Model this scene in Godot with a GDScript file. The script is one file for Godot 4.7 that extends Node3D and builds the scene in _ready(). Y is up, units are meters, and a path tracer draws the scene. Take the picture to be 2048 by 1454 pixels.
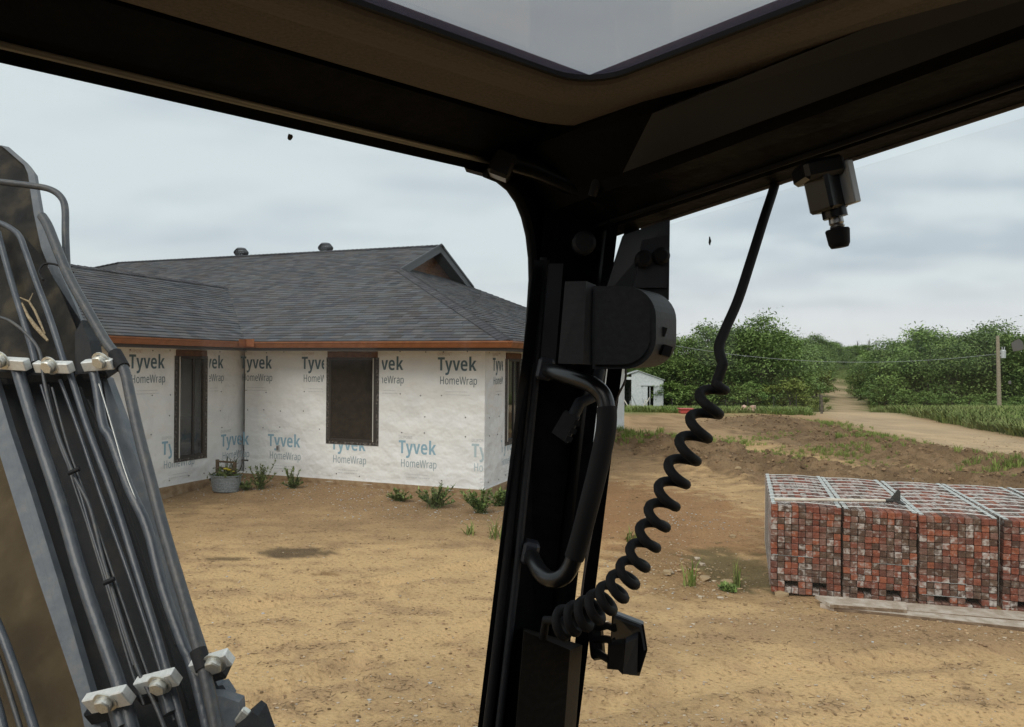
extends Node3D
# View from an excavator cab over a building site: wrapped house, brick cubes, dirt yard, wood.
# World: camera at (0, 2.4, 0) looking along -z, ground near y = 0, metres.

const F := 1500.0                      # lens, in pixels of a 2048 wide picture
const EYE := Vector3(0, 2.4, 0)
var cam_basis: Basis
var rng := RandomNumberGenerator.new()
var M := {}
var used := {}

# ---------------------------------------------------------------- mesh builder
class MB:
	var v := PackedVector3Array()
	var n := PackedVector3Array()
	var c := PackedColorArray()
	var uv := PackedVector2Array()
	var col := Color(1, 1, 1)
	func tri(a: Vector3, b: Vector3, d: Vector3) -> void:
		var k := (b - a).cross(d - a)
		if k.length_squared() < 1e-16:
			return
		k = k.normalized()
		v.append(a); v.append(d); v.append(b)
		for i in 3:
			n.append(k); c.append(col)
		uv.append(Vector2(a.x + a.z, a.y)); uv.append(Vector2(d.x + d.z, d.y)); uv.append(Vector2(b.x + b.z, b.y))
	func quad(a: Vector3, b: Vector3, d: Vector3, e: Vector3) -> void:
		tri(a, b, d); tri(a, d, e)
	func vert(p: Vector3, k: Vector3, t: Vector2) -> void:
		v.append(p); n.append(k); c.append(col); uv.append(t)
	func squad(a: Vector3, b: Vector3, d: Vector3, e: Vector3, na: Vector3, nb: Vector3, nd: Vector3, ne: Vector3) -> void:
		vert(a, na, Vector2(0, 0)); vert(d, nd, Vector2(1, 1)); vert(b, nb, Vector2(1, 0))
		vert(a, na, Vector2(0, 0)); vert(e, ne, Vector2(0, 1)); vert(d, nd, Vector2(1, 1))
	func box(xf: Transform3D, s: Vector3, bev := 0.0) -> void:
		var h := s * 0.5
		var b: float = minf(bev, minf(h.x, minf(h.y, h.z)) * 0.9)
		if b <= 0.0:
			var p := []
			for i in 8:
				p.append(xf * Vector3(h.x if i & 1 else -h.x, h.y if i & 2 else -h.y, h.z if i & 4 else -h.z))
			quad(p[0], p[2], p[3], p[1]); quad(p[4], p[5], p[7], p[6]); quad(p[0], p[4], p[6], p[2])
			quad(p[1], p[3], p[7], p[5]); quad(p[2], p[6], p[7], p[3]); quad(p[0], p[1], p[5], p[4])
			return
		var X := {}
		for i in 8:
			var sx := 1.0 if i & 1 else -1.0
			var sy := 1.0 if i & 2 else -1.0
			var sz := 1.0 if i & 4 else -1.0
			X[i] = [xf * Vector3(sx * h.x, sy * (h.y - b), sz * (h.z - b)), xf * Vector3(sx * (h.x - b), sy * h.y, sz * (h.z - b)), xf * Vector3(sx * (h.x - b), sy * (h.y - b), sz * h.z)]
		quad(X[0][2], X[2][2], X[3][2], X[1][2]); quad(X[4][2], X[5][2], X[7][2], X[6][2])
		quad(X[0][0], X[4][0], X[6][0], X[2][0]); quad(X[1][0], X[3][0], X[7][0], X[5][0])
		quad(X[2][1], X[6][1], X[7][1], X[3][1]); quad(X[0][1], X[1][1], X[5][1], X[4][1])
		for e in [[0, 1, 1, 2], [2, 3, 2, 1], [4, 5, 2, 1], [6, 7, 1, 2], [0, 2, 2, 0], [1, 3, 0, 2], [4, 6, 0, 2], [5, 7, 2, 0], [0, 4, 0, 1], [1, 5, 1, 0], [2, 6, 1, 0], [3, 7, 0, 1]]:
			quad(X[e[0]][e[2]], X[e[1]][e[2]], X[e[1]][e[3]], X[e[0]][e[3]])
		for i in 8:
			if (i & 1) ^ ((i >> 1) & 1) ^ ((i >> 2) & 1):
				tri(X[i][0], X[i][1], X[i][2])
			else:
				tri(X[i][0], X[i][2], X[i][1])
	func bx(lo: Vector3, hi: Vector3, bev := 0.0) -> void:
		box(Transform3D(Basis(), (lo + hi) * 0.5), (hi - lo).abs(), bev)
	func tube(pts: Array, r, sides := 8, caps := true) -> void:
		var m := pts.size()
		var t0: Vector3 = (pts[1] - pts[0]).normalized()
		var u: Vector3 = t0.cross(Vector3.UP if absf(t0.y) < 0.9 else Vector3.RIGHT).normalized()
		var last := []
		for i in m:
			var a: Vector3 = pts[maxi(0, i - 1)]
			var b: Vector3 = pts[mini(m - 1, i + 1)]
			var t := (b - a).normalized()
			u = (u - t * u.dot(t)).normalized()
			var w := t.cross(u)
			var rr: float = r[i] if r is Array else r
			var ring := []
			for k in sides:
				var f := TAU * k / sides
				var d := u * cos(f) + w * sin(f)
				ring.append([pts[i] + d * rr, d])
			if i > 0:
				for k in sides:
					var k2 := (k + 1) % sides
					squad(last[k][0], last[k2][0], ring[k2][0], ring[k][0], last[k][1], last[k2][1], ring[k2][1], ring[k][1])
			if caps and (i == 0 or i == m - 1):
				for k in sides:
					var k2 := (k + 1) % sides
					if i == 0:
						tri(pts[i], ring[k2][0], ring[k][0])
					else:
						tri(pts[i], ring[k][0], ring[k2][0])
			last = ring
	func lathe(xf: Transform3D, prof: Array, sides := 16, squash := 1.0) -> void:
		for i in prof.size() - 1:
			for k in sides:
				var f := TAU * k / sides
				var g := TAU * (k + 1) / sides
				var p: Vector2 = prof[i]
				var q: Vector2 = prof[i + 1]
				var a := xf * Vector3(cos(f) * p.x, p.y, sin(f) * p.x * squash)
				var b := xf * Vector3(cos(g) * p.x, p.y, sin(g) * p.x * squash)
				var d := xf * Vector3(cos(g) * q.x, q.y, sin(g) * q.x * squash)
				var e := xf * Vector3(cos(f) * q.x, q.y, sin(f) * q.x * squash)
				var sl := Vector2(q.y - p.y, p.x - q.x).normalized()
				var nf := (xf.basis * Vector3(cos(f) * sl.x, sl.y, sin(f) * sl.x)).normalized()
				var ng := (xf.basis * Vector3(cos(g) * sl.x, sl.y, sin(g) * sl.x)).normalized()
				squad(a, e, d, b, nf, nf, ng, ng)
	func prism(poly: Array, ext: Vector3) -> void:
		# poly: coplanar points, thickened by ext
		var o: Vector3 = poly[0]
		var nn := Vector3.ZERO
		for i in poly.size():
			nn += (poly[i] - o).cross(poly[(i + 1) % poly.size()] - o)
		nn = nn.normalized()
		var ex: Vector3 = (poly[1] - o).normalized()
		var ey := nn.cross(ex)
		var flat := PackedVector2Array()
		for p in poly:
			flat.append(Vector2((p - o).dot(ex), (p - o).dot(ey)))
		var ix := Geometry2D.triangulate_polygon(flat)
		var away := nn.dot(ext) < 0.0
		for i in range(0, ix.size(), 3):
			var a: Vector3 = poly[ix[i]]
			var b: Vector3 = poly[ix[i + 1]]
			var d: Vector3 = poly[ix[i + 2]]
			if ((b - a).cross(d - a).dot(nn) > 0.0) != away:
				var tmp := b
				b = d
				d = tmp
			tri(a, b, d)
			tri(a + ext, d + ext, b + ext)
		for i in poly.size():
			var a: Vector3 = poly[i]
			var b: Vector3 = poly[(i + 1) % poly.size()]
			if away:
				quad(b, a, a + ext, b + ext)
			else:
				quad(a, b, b + ext, a + ext)
	func loft(p0: Array, p1: Array) -> void:
		# closed profile p0 joined to p1, ends closed (convex enough fan)
		var m := p0.size()
		for i in m:
			var j := (i + 1) % m
			quad(p0[i], p0[j], p1[j], p1[i])
		for i in range(1, m - 1):
			tri(p0[0], p0[i + 1], p0[i]); tri(p1[0], p1[i], p1[i + 1])
	func mesh() -> ArrayMesh:
		var a := []
		a.resize(Mesh.ARRAY_MAX)
		a[Mesh.ARRAY_VERTEX] = v; a[Mesh.ARRAY_NORMAL] = n; a[Mesh.ARRAY_COLOR] = c; a[Mesh.ARRAY_TEX_UV] = uv
		var m := ArrayMesh.new()
		m.add_surface_from_arrays(Mesh.PRIMITIVE_TRIANGLES, a)
		return m

# ---------------------------------------------------------------- naming and placing
func numbered(called: String) -> String:
	used[called] = used.get(called, -1) + 1
	return called if used[called] == 0 else "%s_%03d" % [called, used[called]]

func tag(o: Node3D, label: String, category: String, group := "") -> Node3D:
	o.set_meta("label", label); o.set_meta("category", category)
	if group:
		o.set_meta("group", group)
	return o

func thing(called: String, label: String, category: String, at := Vector3.ZERO, turn := 0.0, group := "") -> Node3D:
	var o := Node3D.new()
	o.name = numbered(called)
	add_child(o)
	o.position = at; o.rotation.y = turn
	tag(o, label, category, group)
	return o

func part(called: String, mb: MB, mat: Material, parent: Node3D = null) -> MeshInstance3D:
	return part_mesh(called, mb.mesh(), mat, parent)

func part_mesh(called: String, mesh: Mesh, mat: Material, parent: Node3D = null) -> MeshInstance3D:
	var o := MeshInstance3D.new()
	o.mesh = mesh
	o.material_override = mat
	if parent:
		o.name = called
		parent.add_child(o, true)
	else:
		o.name = numbered(called)
		add_child(o)
	return o

func structure(o: Node3D) -> Node3D:
	o.set_meta("kind", "structure"); return o

func stuff(o: Node3D) -> Node3D:
	o.set_meta("kind", "stuff"); return o

func dup(root: Node3D, at: Vector3, turn: float, sc := Vector3.ONE) -> Node3D:
	var r: Node3D = root.duplicate()
	r.name = numbered(String(root.name).rstrip("0123456789").rstrip("_"))
	add_child(r)
	r.position = at; r.rotation.y = turn; r.scale = sc
	return r

# a point seen at a pixel of the photograph, at a depth in metres along the view axis
func P(px: float, py: float, d: float) -> Vector3:
	return EYE + cam_basis * Vector3((px - 1024.0) / F * d, -(py - 727.0) / F * d, -d)

# ---------------------------------------------------------------- materials
func mat(col: Color, rough := 0.8, metal := 0.0, spec := 0.5) -> StandardMaterial3D:
	var m := StandardMaterial3D.new()
	m.albedo_color = col.linear_to_srgb()
	m.roughness = rough; m.metallic = metal; m.metallic_specular = spec
	return m

func vcol(rough := 0.9, spec := 0.3) -> StandardMaterial3D:
	var m := StandardMaterial3D.new()
	m.vertex_color_use_as_albedo = true
	m.roughness = rough; m.metallic_specular = spec
	return m

func noise_tex(freq: float, ramp: Array, seed_ := 1, size := 512, octaves := 4, normal := false, bump := 4.0, kind := FastNoiseLite.TYPE_SIMPLEX_SMOOTH) -> NoiseTexture2D:
	var f := FastNoiseLite.new()
	f.seed = seed_; f.frequency = freq; f.fractal_octaves = octaves; f.noise_type = kind
	var t := NoiseTexture2D.new()
	t.width = size; t.height = size; t.seamless = true; t.noise = f
	if normal:
		t.as_normal_map = true; t.bump_strength = bump
	elif ramp:
		var g := Gradient.new()
		g.offsets = PackedFloat32Array(ramp.map(func(r): return r[0]))
		g.colors = PackedColorArray(ramp.map(func(r): return r[1].linear_to_srgb()))
		t.color_ramp = g
	return t

func tri_mat(m: StandardMaterial3D, scale: float) -> StandardMaterial3D:
	m.uv1_triplanar = true; m.uv1_world_triplanar = true
	m.uv1_scale = Vector3.ONE * scale
	return m

# worn surface: colour ramp noise laid over in the object's own metres, with fine relief
func worn(ramp: Array, freq: float, scale: float, rough: float, seed_: int, metal := 0.0, bump := 0.0, spec := 0.5) -> StandardMaterial3D:
	var m := StandardMaterial3D.new()
	m.albedo_texture = noise_tex(freq, ramp, seed_, 512, 5)
	m.roughness = rough; m.metallic = metal; m.metallic_specular = spec
	if bump > 0.0:
		m.normal_enabled = true
		if not M.has("relief%.1f" % bump):
			M["relief%.1f" % bump] = noise_tex(0.05, [], 50, 512, 4, true, bump)
		m.normal_texture = M["relief%.1f" % bump]
	return tri_mat(m, scale)

func make_materials() -> void:
	M.black = worn([[0.3, Color(0.0035, 0.0038, 0.0056)], [0.7, Color(0.0065, 0.0068, 0.0088)]], 0.02, 2.0, 0.6, 11, 0.0, 1.2, 0.2)
	M.rubber = mat(Color(0.012, 0.012, 0.014), 0.7, 0.0, 0.35)
	M.gloss_black = mat(Color(0.012, 0.012, 0.013), 0.28, 0.0, 0.5)
	M.plastic = worn([[0.3, Color(0.019, 0.021, 0.026)], [0.7, Color(0.025, 0.027, 0.032)]], 0.05, 4.0, 0.6, 12, 0.0, 0.5, 0.4)
	M.panel_grey = mat(Color(0.026, 0.028, 0.038), 0.5)
	M.lining = worn([[0.3, Color(0.135, 0.118, 0.108)], [0.7, Color(0.158, 0.138, 0.124)]], 0.06, 6.0, 0.85, 13, 0.0, 2.0, 0.3)
	M.cover = worn([[0.3, Color(0.012, 0.0105, 0.009)], [0.7, Color(0.018, 0.0155, 0.013)]], 0.05, 4.0, 0.65, 39, 0.0, 0.5, 0.3)
	M.trim_highlight = mat(Color(0.34, 0.32, 0.28), 0.35, 0.4)
	M.steel = mat(Color(0.35, 0.35, 0.34), 0.35, 0.9)
	M.zinc = worn([[0.3, Color(0.70, 0.71, 0.69)], [0.7, Color(0.84, 0.84, 0.82)]], 0.03, 5.0, 0.42, 14, 0.35, 0.8)
	M.bolt = worn([[0.3, Color(0.62, 0.61, 0.55)], [0.7, Color(0.76, 0.75, 0.69)]], 0.05, 8.0, 0.35, 15, 0.6, 0.8)
	M.pipe = worn([[0.3, Color(0.048, 0.057, 0.072)], [0.55, Color(0.064, 0.073, 0.09)], [0.8, Color(0.09, 0.095, 0.10)]], 0.02, 2.0, 0.3, 16, 0.0, 1.0)
	M.hose = worn([[0.3, Color(0.042, 0.046, 0.053)], [0.6, Color(0.058, 0.061, 0.067)], [0.8, Color(0.10, 0.093, 0.08)]], 0.03, 2.0, 0.42, 17, 0.0, 1.0)
	M.boom = worn([[0.3, Color(0.006, 0.007, 0.010)], [0.6, Color(0.010, 0.011, 0.014)], [0.85, Color(0.025, 0.022, 0.018)]], 0.012, 1.5, 0.55, 18, 0.0, 0.8, 0.3)
	M.boom_grey = worn([[0.25, Color(0.085, 0.10, 0.12)], [0.6, Color(0.11, 0.125, 0.145)], [0.85, Color(0.15, 0.15, 0.15)]], 0.02, 2.0, 0.55, 19, 0.0, 1.0)
	M.boom_brown = worn([[0.25, Color(0.075, 0.055, 0.033)], [0.6, Color(0.10, 0.074, 0.042)], [0.85, Color(0.14, 0.105, 0.06)]], 0.01, 1.2, 0.75, 20, 0.0, 1.0, 0.2)
	M.boom_dark = worn([[0.3, Color(0.018, 0.018, 0.018)], [0.55, Color(0.032, 0.029, 0.025)], [0.8, Color(0.07, 0.058, 0.042)]], 0.012, 1.6, 0.7, 21, 0.0, 1.0, 0.2)
	M.wrap = StandardMaterial3D.new()
	M.wrap.albedo_texture = noise_tex(0.006, [[0.2, Color(0.735, 0.745, 0.745)], [0.5, Color(0.78, 0.79, 0.79)], [0.8, Color(0.81, 0.815, 0.81)]], 22, 512, 5)
	M.wrap.roughness = 0.55
	M.wrap.normal_enabled = true
	M.wrap.normal_texture = noise_tex(0.008, [], 23, 512, 4, true, 9.0)
	M.wrap.normal_scale = 1.1
	tri_mat(M.wrap, 0.45)
	M.ink_top = mat(Color(0.095, 0.155, 0.19), 0.7)
	M.ink_top2 = mat(Color(0.10, 0.15, 0.175), 0.7)
	M.ink_low = mat(Color(0.26, 0.42, 0.52), 0.7)
	M.ink_low2 = mat(Color(0.28, 0.36, 0.40), 0.7)
	M.ink_fade = mat(Color(0.42, 0.52, 0.56), 0.7)
	M.ink_fine = mat(Color(0.48, 0.50, 0.51), 0.7)
	M.ink_red = mat(Color(0.55, 0.46, 0.42), 0.7)
	M.gutter = worn([[0.3, Color(0.23, 0.085, 0.035)], [0.7, Color(0.29, 0.115, 0.048)]], 0.01, 1.0, 0.4, 24, 0.25)
	M.soffit = mat(Color(0.06, 0.055, 0.055), 0.7)
	M.fascia = mat(Color(0.085, 0.09, 0.10), 0.6)
	M.concrete = worn([[0.25, Color(0.20, 0.12, 0.06)], [0.5, Color(0.30, 0.20, 0.11)], [0.8, Color(0.36, 0.27, 0.17)]], 0.01, 0.7, 0.9, 25, 0.0, 3.0)
	M.roof_deck = mat(Color(0.03, 0.03, 0.032), 0.9)
	M.shingle = vcol(0.95, 0.2)
	M.wood_gable = worn([[0.3, Color(0.10, 0.045, 0.02)], [0.7, Color(0.17, 0.08, 0.038)]], 0.02, 1.0, 0.7, 26)
	M.flange = worn([[0.3, Color(0.020, 0.018, 0.017)], [0.6, Color(0.045, 0.035, 0.028)], [0.75, Color(0.20, 0.19, 0.18)]], 0.03, 1.2, 0.6, 27)
	M.win_frame = mat(Color(0.030, 0.024, 0.020), 0.5)
	M.win_edge = mat(Color(0.62, 0.60, 0.55), 0.5)
	M.screen = worn([[0.3, Color(0.024, 0.020, 0.016)], [0.7, Color(0.034, 0.028, 0.022)]], 0.012, 0.8, 0.85, 28, 0.0, 0.0, 0.25)
	M.room = mat(Color(0.16, 0.15, 0.14), 0.9)
	M.glass = mat(Color(0.02, 0.025, 0.028), 0.04)
	M.glass.transparency = BaseMaterial3D.TRANSPARENCY_ALPHA
	M.glass.albedo_color.a = 0.12
	M.cab_glass = mat(Color(0.5, 0.53, 0.55), 0.03, 0.0, 0.2)
	M.cab_glass.transparency = BaseMaterial3D.TRANSPARENCY_ALPHA
	M.cab_glass.albedo_color.a = 0.025
	M.roof_glass = mat(Color(0.46, 0.44, 0.58), 0.05, 0.0, 0.25)
	M.roof_glass.transparency = BaseMaterial3D.TRANSPARENCY_ALPHA
	M.roof_glass.albedo_color.a = 0.4
	M.splat = mat(Color(0.55, 0.56, 0.55), 0.9)
	M.splat_dark = mat(Color(0.12, 0.11, 0.10), 0.9)
	M.tub = worn([[0.25, Color(0.18, 0.21, 0.23)], [0.5, Color(0.26, 0.30, 0.33)], [0.8, Color(0.36, 0.39, 0.41)]], 0.03, 1.6, 0.55, 29, 0.35, 1.0)
	M.old_wood = worn([[0.3, Color(0.075, 0.05, 0.032)], [0.7, Color(0.14, 0.095, 0.06)]], 0.03, 2.0, 0.8, 30)
	M.iron = mat(Color(0.04, 0.038, 0.036), 0.6, 0.3)
	M.soil = mat(Color(0.07, 0.045, 0.028), 0.95)
	M.board = worn([[0.25, Color(0.38, 0.31, 0.24)], [0.55, Color(0.48, 0.41, 0.34)], [0.8, Color(0.55, 0.49, 0.42)]], 0.012, 1.0, 0.85, 31, 0.0, 2.0)
	M.board_brown = worn([[0.25, Color(0.12, 0.075, 0.045)], [0.55, Color(0.17, 0.11, 0.065)], [0.8, Color(0.30, 0.23, 0.17)]], 0.012, 1.0, 0.8, 32, 0.0, 2.0)
	M.handle_wood = worn([[0.3, Color(0.55, 0.50, 0.42)], [0.7, Color(0.66, 0.61, 0.53)]], 0.02, 1.5, 0.6, 33)
	M.strap = mat(Color(0.74, 0.74, 0.71), 0.45)
	M.guard = worn([[0.3, Color(0.33, 0.36, 0.35)], [0.7, Color(0.52, 0.53, 0.51)]], 0.03, 2.0, 0.6, 34)
	M.shed = worn([[0.3, Color(0.52, 0.56, 0.58)], [0.7, Color(0.62, 0.65, 0.66)]], 0.02, 0.4, 0.6, 35)
	M.pole_wood = worn([[0.3, Color(0.24, 0.20, 0.14)], [0.7, Color(0.36, 0.30, 0.22)]], 0.02, 0.7, 0.9, 36)
	M.tin = mat(Color(0.50, 0.52, 0.53), 0.5, 0.3)
	M.red = mat(Color(0.42, 0.06, 0.05), 0.6)
	M.pink = mat(Color(0.55, 0.36, 0.28), 0.9)
	M.bark = worn([[0.3, Color(0.06, 0.05, 0.04)], [0.7, Color(0.13, 0.11, 0.09)]], 0.03, 0.5, 0.95, 37)
	M.leaf = vcol(0.6, 0.35)
	M.leaf.cull_mode = BaseMaterial3D.CULL_DISABLED
	M.leaf.backlight_enabled = true
	M.leaf.backlight = Color(0.22, 0.30, 0.08)
	M.grass = vcol(0.7, 0.3)
	M.grass.cull_mode = BaseMaterial3D.CULL_DISABLED
	M.grass.backlight_enabled = true
	M.grass.backlight = Color(0.14, 0.18, 0.05)
	M.stem = mat(Color(0.10, 0.14, 0.045), 0.8)
	M.petal = mat(Color(0.75, 0.62, 0.04), 0.6)
	M.petal_white = mat(Color(0.78, 0.76, 0.70), 0.6)
	M.pebble = vcol(0.95, 0.25)
	M.twig = worn([[0.3, Color(0.22, 0.16, 0.09)], [0.7, Color(0.42, 0.34, 0.22)]], 0.05, 5.0, 0.8, 38)
	M.wire = mat(Color(0.08, 0.08, 0.085), 0.6)
	# bricks: fired clay in a few tones, some smeared with pale mortar dust
	M.bricks = []
	var tones := [Color(0.215, 0.062, 0.034), Color(0.18, 0.054, 0.032), Color(0.13, 0.048, 0.032), Color(0.085, 0.045, 0.030), Color(0.105, 0.062, 0.042), Color(0.26, 0.080, 0.040), Color(0.18, 0.092, 0.068)]
	var dust := Color(0.42, 0.38, 0.35)
	for i in tones.size():
		var t: Color = tones[i]
		M.bricks.append(worn([[0.2, t * 0.6], [0.42, t], [0.62, t * 1.15], [0.70, t.lerp(dust, 0.25)], [0.85, t.lerp(dust, 0.7)]], 0.016, 1.5, 0.92, 60 + i, 0.0, 3.0))
	for i in 3:
		var t: Color = tones[[0, 3, 6][i]]
		M.bricks.append(worn([[0.2, t * 0.8], [0.42, t.lerp(dust, 0.12)], [0.52, t.lerp(dust, 0.55)], [0.64, dust], [0.8, Color(0.48, 0.45, 0.42)]], 0.02, 1.5, 0.92, 75 + i, 0.0, 3.0))

# ---------------------------------------------------------------- camera, sky, sun
func make_view() -> void:
	cam_basis = Basis(Vector3.BACK, deg_to_rad(0.45)) * Basis(Vector3.RIGHT, deg_to_rad(0.12))
	var c := Camera3D.new()
	c.name = "camera"
	c.fov = rad_to_deg(2.0 * atan(727.0 / F))
	c.near = 0.02; c.far = 900.0
	add_child(c)
	c.transform = Transform3D(cam_basis, EYE)
	c.current = true
	var e := Environment.new()
	e.background_mode = Environment.BG_SKY
	e.tonemap_mode = Environment.TONE_MAPPER_LINEAR
	e.tonemap_exposure = 1.2
	e.sdfgi_enabled = true; e.ssao_enabled = true; e.ssil_enabled = true
	var pm := PanoramaSkyMaterial.new()
	pm.panorama = sky_picture()
	e.sky = Sky.new()
	e.sky.sky_material = pm
	e.fog_enabled = false
	e.fog_density = 0.0011
	e.fog_light_color = Color(0.80, 0.85, 0.90)
	var w := WorldEnvironment.new()
	w.name = "environment"
	w.environment = e
	add_child(w)
	var s := DirectionalLight3D.new()
	s.name = "sun"
	s.light_energy = 0.5
	s.light_angular_distance = 45.0
	s.light_color = Color(1.0, 0.97, 0.92)
	s.shadow_enabled = true
	add_child(s)
	s.look_at_from_position(Vector3(-4, 9, 8), Vector3.ZERO)

# an overcast sky: thin bright cloud with grey, streaky bands
func sky_picture() -> ImageTexture:
	var a := FastNoiseLite.new()
	a.seed = 5; a.frequency = 1.0; a.fractal_octaves = 5
	var b := FastNoiseLite.new()
	b.seed = 9; b.frequency = 2.6; b.fractal_octaves = 5
	var w := 1024
	var h := 512
	var im := Image.create(w, h, false, Image.FORMAT_RGBF)
	var base := Color(0.575, 0.65, 0.672)
	var grey := Color(0.36, 0.425, 0.488)
	var low := Color(0.655, 0.65, 0.65)
	for y in h:
		var el := (0.5 - (y + 0.5) / h) * PI
		for x in w:
			if el < -0.03:
				im.set_pixel(x, y, Color(0.30, 0.26, 0.20))
				continue
			var az := (x + 0.5) / w * TAU
			var dir := Vector3(cos(el) * sin(az), sin(el), cos(el) * cos(az))
			# flat cloud layer: look the noise up where the ray meets a high plane
			var k := 1.0 / (maxf(dir.y, 0.0) + 0.12)
			var n1 := a.get_noise_3d(dir.x * k * 0.55, 3.0, dir.z * k * 1.0)
			var n2 := b.get_noise_3d(dir.x * k * 0.5, 8.0, dir.z * k * 1.1)
			var bank := smoothstep(0.05, 0.4, dir.x) * exp(-pow((el - 0.165) / 0.075, 2.0)) * clampf(0.75 + n2 * 1.6, 0.0, 1.2)
			var t := clampf(0.12 + n1 * 0.5 + n2 * 0.4 + bank * 0.55, 0.0, 1.0)
			var c := base.lerp(grey, t * 0.85)
			c = c.lerp(low, smoothstep(0.16, 0.0, el) * 0.75)
			im.set_pixel(x, y, c)
	return ImageTexture.create_from_image(im)

# ---------------------------------------------------------------- ground
var nz_a := FastNoiseLite.new()
var nz_b := FastNoiseLite.new()
var nz_c := FastNoiseLite.new()
const BERM := [Vector2(3.2, 23.5), Vector2(4.6, 21.0), Vector2(5.7, 18.0), Vector2(6.6, 15.6), Vector2(9.0, 14.6), Vector2(12.0, 14.6), Vector2(16.0, 12.5)]
const RUTS := [[Vector2(-4.4, 5.0), Vector2(-2.6, 7.4), Vector2(0.0, 9.2), Vector2(2.2, 10.6), Vector2(3.8, 13.0)], [Vector2(-2.4, 4.6), Vector2(-1.0, 6.2), Vector2(1.2, 7.9), Vector2(3.4, 9.4)], [Vector2(-1.0, 4.5), Vector2(2.0, 5.9), Vector2(4.6, 6.3), Vector2(7.5, 6.2)], [Vector2(-0.6, 4.3), Vector2(2.2, 5.0), Vector2(5.0, 5.3), Vector2(7.5, 5.2)]]
const BERM2 := [Vector2(10.6, 32.0), Vector2(10.6, 26.0), Vector2(10.4, 21.5), Vector2(11.0, 18.5), Vector2(12.5, 16.5), Vector2(16.0, 15.0)]
const ROAD := [Vector2(14.0, 6.0), Vector2(14.6, 18.0), Vector2(15.3, 25.0), Vector2(16.2, 31.0), Vector2(17.8, 38.0), Vector2(22.0, 50.0), Vector2(30.0, 68.0), Vector2(40.0, 90.0), Vector2(50.0, 118.0), Vector2(55.0, 135.0), Vector2(54.0, 165.0), Vector2(50.0, 215.0)]

func line_dist(p: Vector2, line: Array) -> float:
	var best := 1e9
	for i in line.size() - 1:
		best = minf(best, p.distance_to(Geometry2D.get_closest_point_to_segment(p, line[i], line[i + 1])))
	return best

func setup_noise() -> void:
	nz_a.seed = 3; nz_a.frequency = 0.16; nz_a.fractal_octaves = 4
	nz_b.seed = 4; nz_b.frequency = 0.9; nz_b.fractal_octaves = 4
	nz_c.seed = 6; nz_c.frequency = 3.2; nz_c.fractal_octaves = 3

# height of the ground at x, distance d = -z
func gh(x: float, d: float) -> float:
	var y := -1.75 * smoothstep(36.0, 72.0, d) + 4.6 * smoothstep(88.0, 175.0, d) + 0.02 * maxf(0.0, d - 175.0)
	if d < 34.0 and d > -5.0 and x > -9.0 and x < 20.0:
		y += nz_a.get_noise_2d(x, d) * 0.035 + nz_b.get_noise_2d(x, d) * 0.012 + nz_c.get_noise_2d(x, d) * 0.006
	if x > 1.0 and x < 22.0 and d > 9.0 and d < 36.0:
		var p := Vector2(x + nz_b.get_noise_2d(x * 0.5, d * 0.5) * 0.8, d)
		var q := minf(line_dist(p, BERM) / 1.35, line_dist(p, BERM2) / 1.6)
		var bump := exp(-q * q)
		y += bump * (0.30 + 0.22 * nz_b.get_noise_2d(x + 40.0, d) + 0.16 * nz_c.get_noise_2d(x, d + 30.0))
	if d > 40.0:
		y += nz_a.get_noise_2d(x * 0.3, d * 0.3) * 0.5 * smoothstep(40.0, 60.0, d) * smoothstep(3.0, 9.0, line_dist(Vector2(x, d), ROAD))
	# fill banked up along the house, and machine ruts across the yard
	if d > 8.0 and d < 16.0 and x < 0.0 and x > -7.0:
		y += 0.11 * smoothstep(2.6, 0.2, house_gap(x, d)) * smoothstep(-0.6, -2.6, x)
	if d < 16.0 and d > 4.0 and x > -5.0 and x < 8.0:
		for r in RUTS:
			var q2 := line_dist(Vector2(x, d), r) / 0.16
			if q2 < 2.5:
				y += 0.04 * (exp(-pow(q2 - 1.4, 2.0) * 3.0) - 1.3 * exp(-q2 * q2)) * clampf(0.6 + nz_b.get_noise_2d(x, d) * 1.6, 0.0, 1.0)
	# the hollow beside the brick cubes
	y -= 0.10 * exp(-Vector2((x - 2.75) / 0.55, (d - 9.1) / 1.1).length_squared())
	return y

func soft_spot(x: float, d: float, cx: float, cd: float, rx: float, rd: float) -> float:
	var q := Vector2((x - cx) / rx, (d - cd) / rd).length() + nz_b.get_noise_2d(x * 2.2, d * 2.2) * 0.45 + nz_c.get_noise_2d(x, d) * 0.3
	return smoothstep(1.1, 0.75, q)

const SAND := Color(0.57, 0.385, 0.198)
const SAND2 := Color(0.44, 0.295, 0.155)
const BROWN := Color(0.27, 0.175, 0.10)
const LOAM := Color(0.17, 0.112, 0.064)

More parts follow.
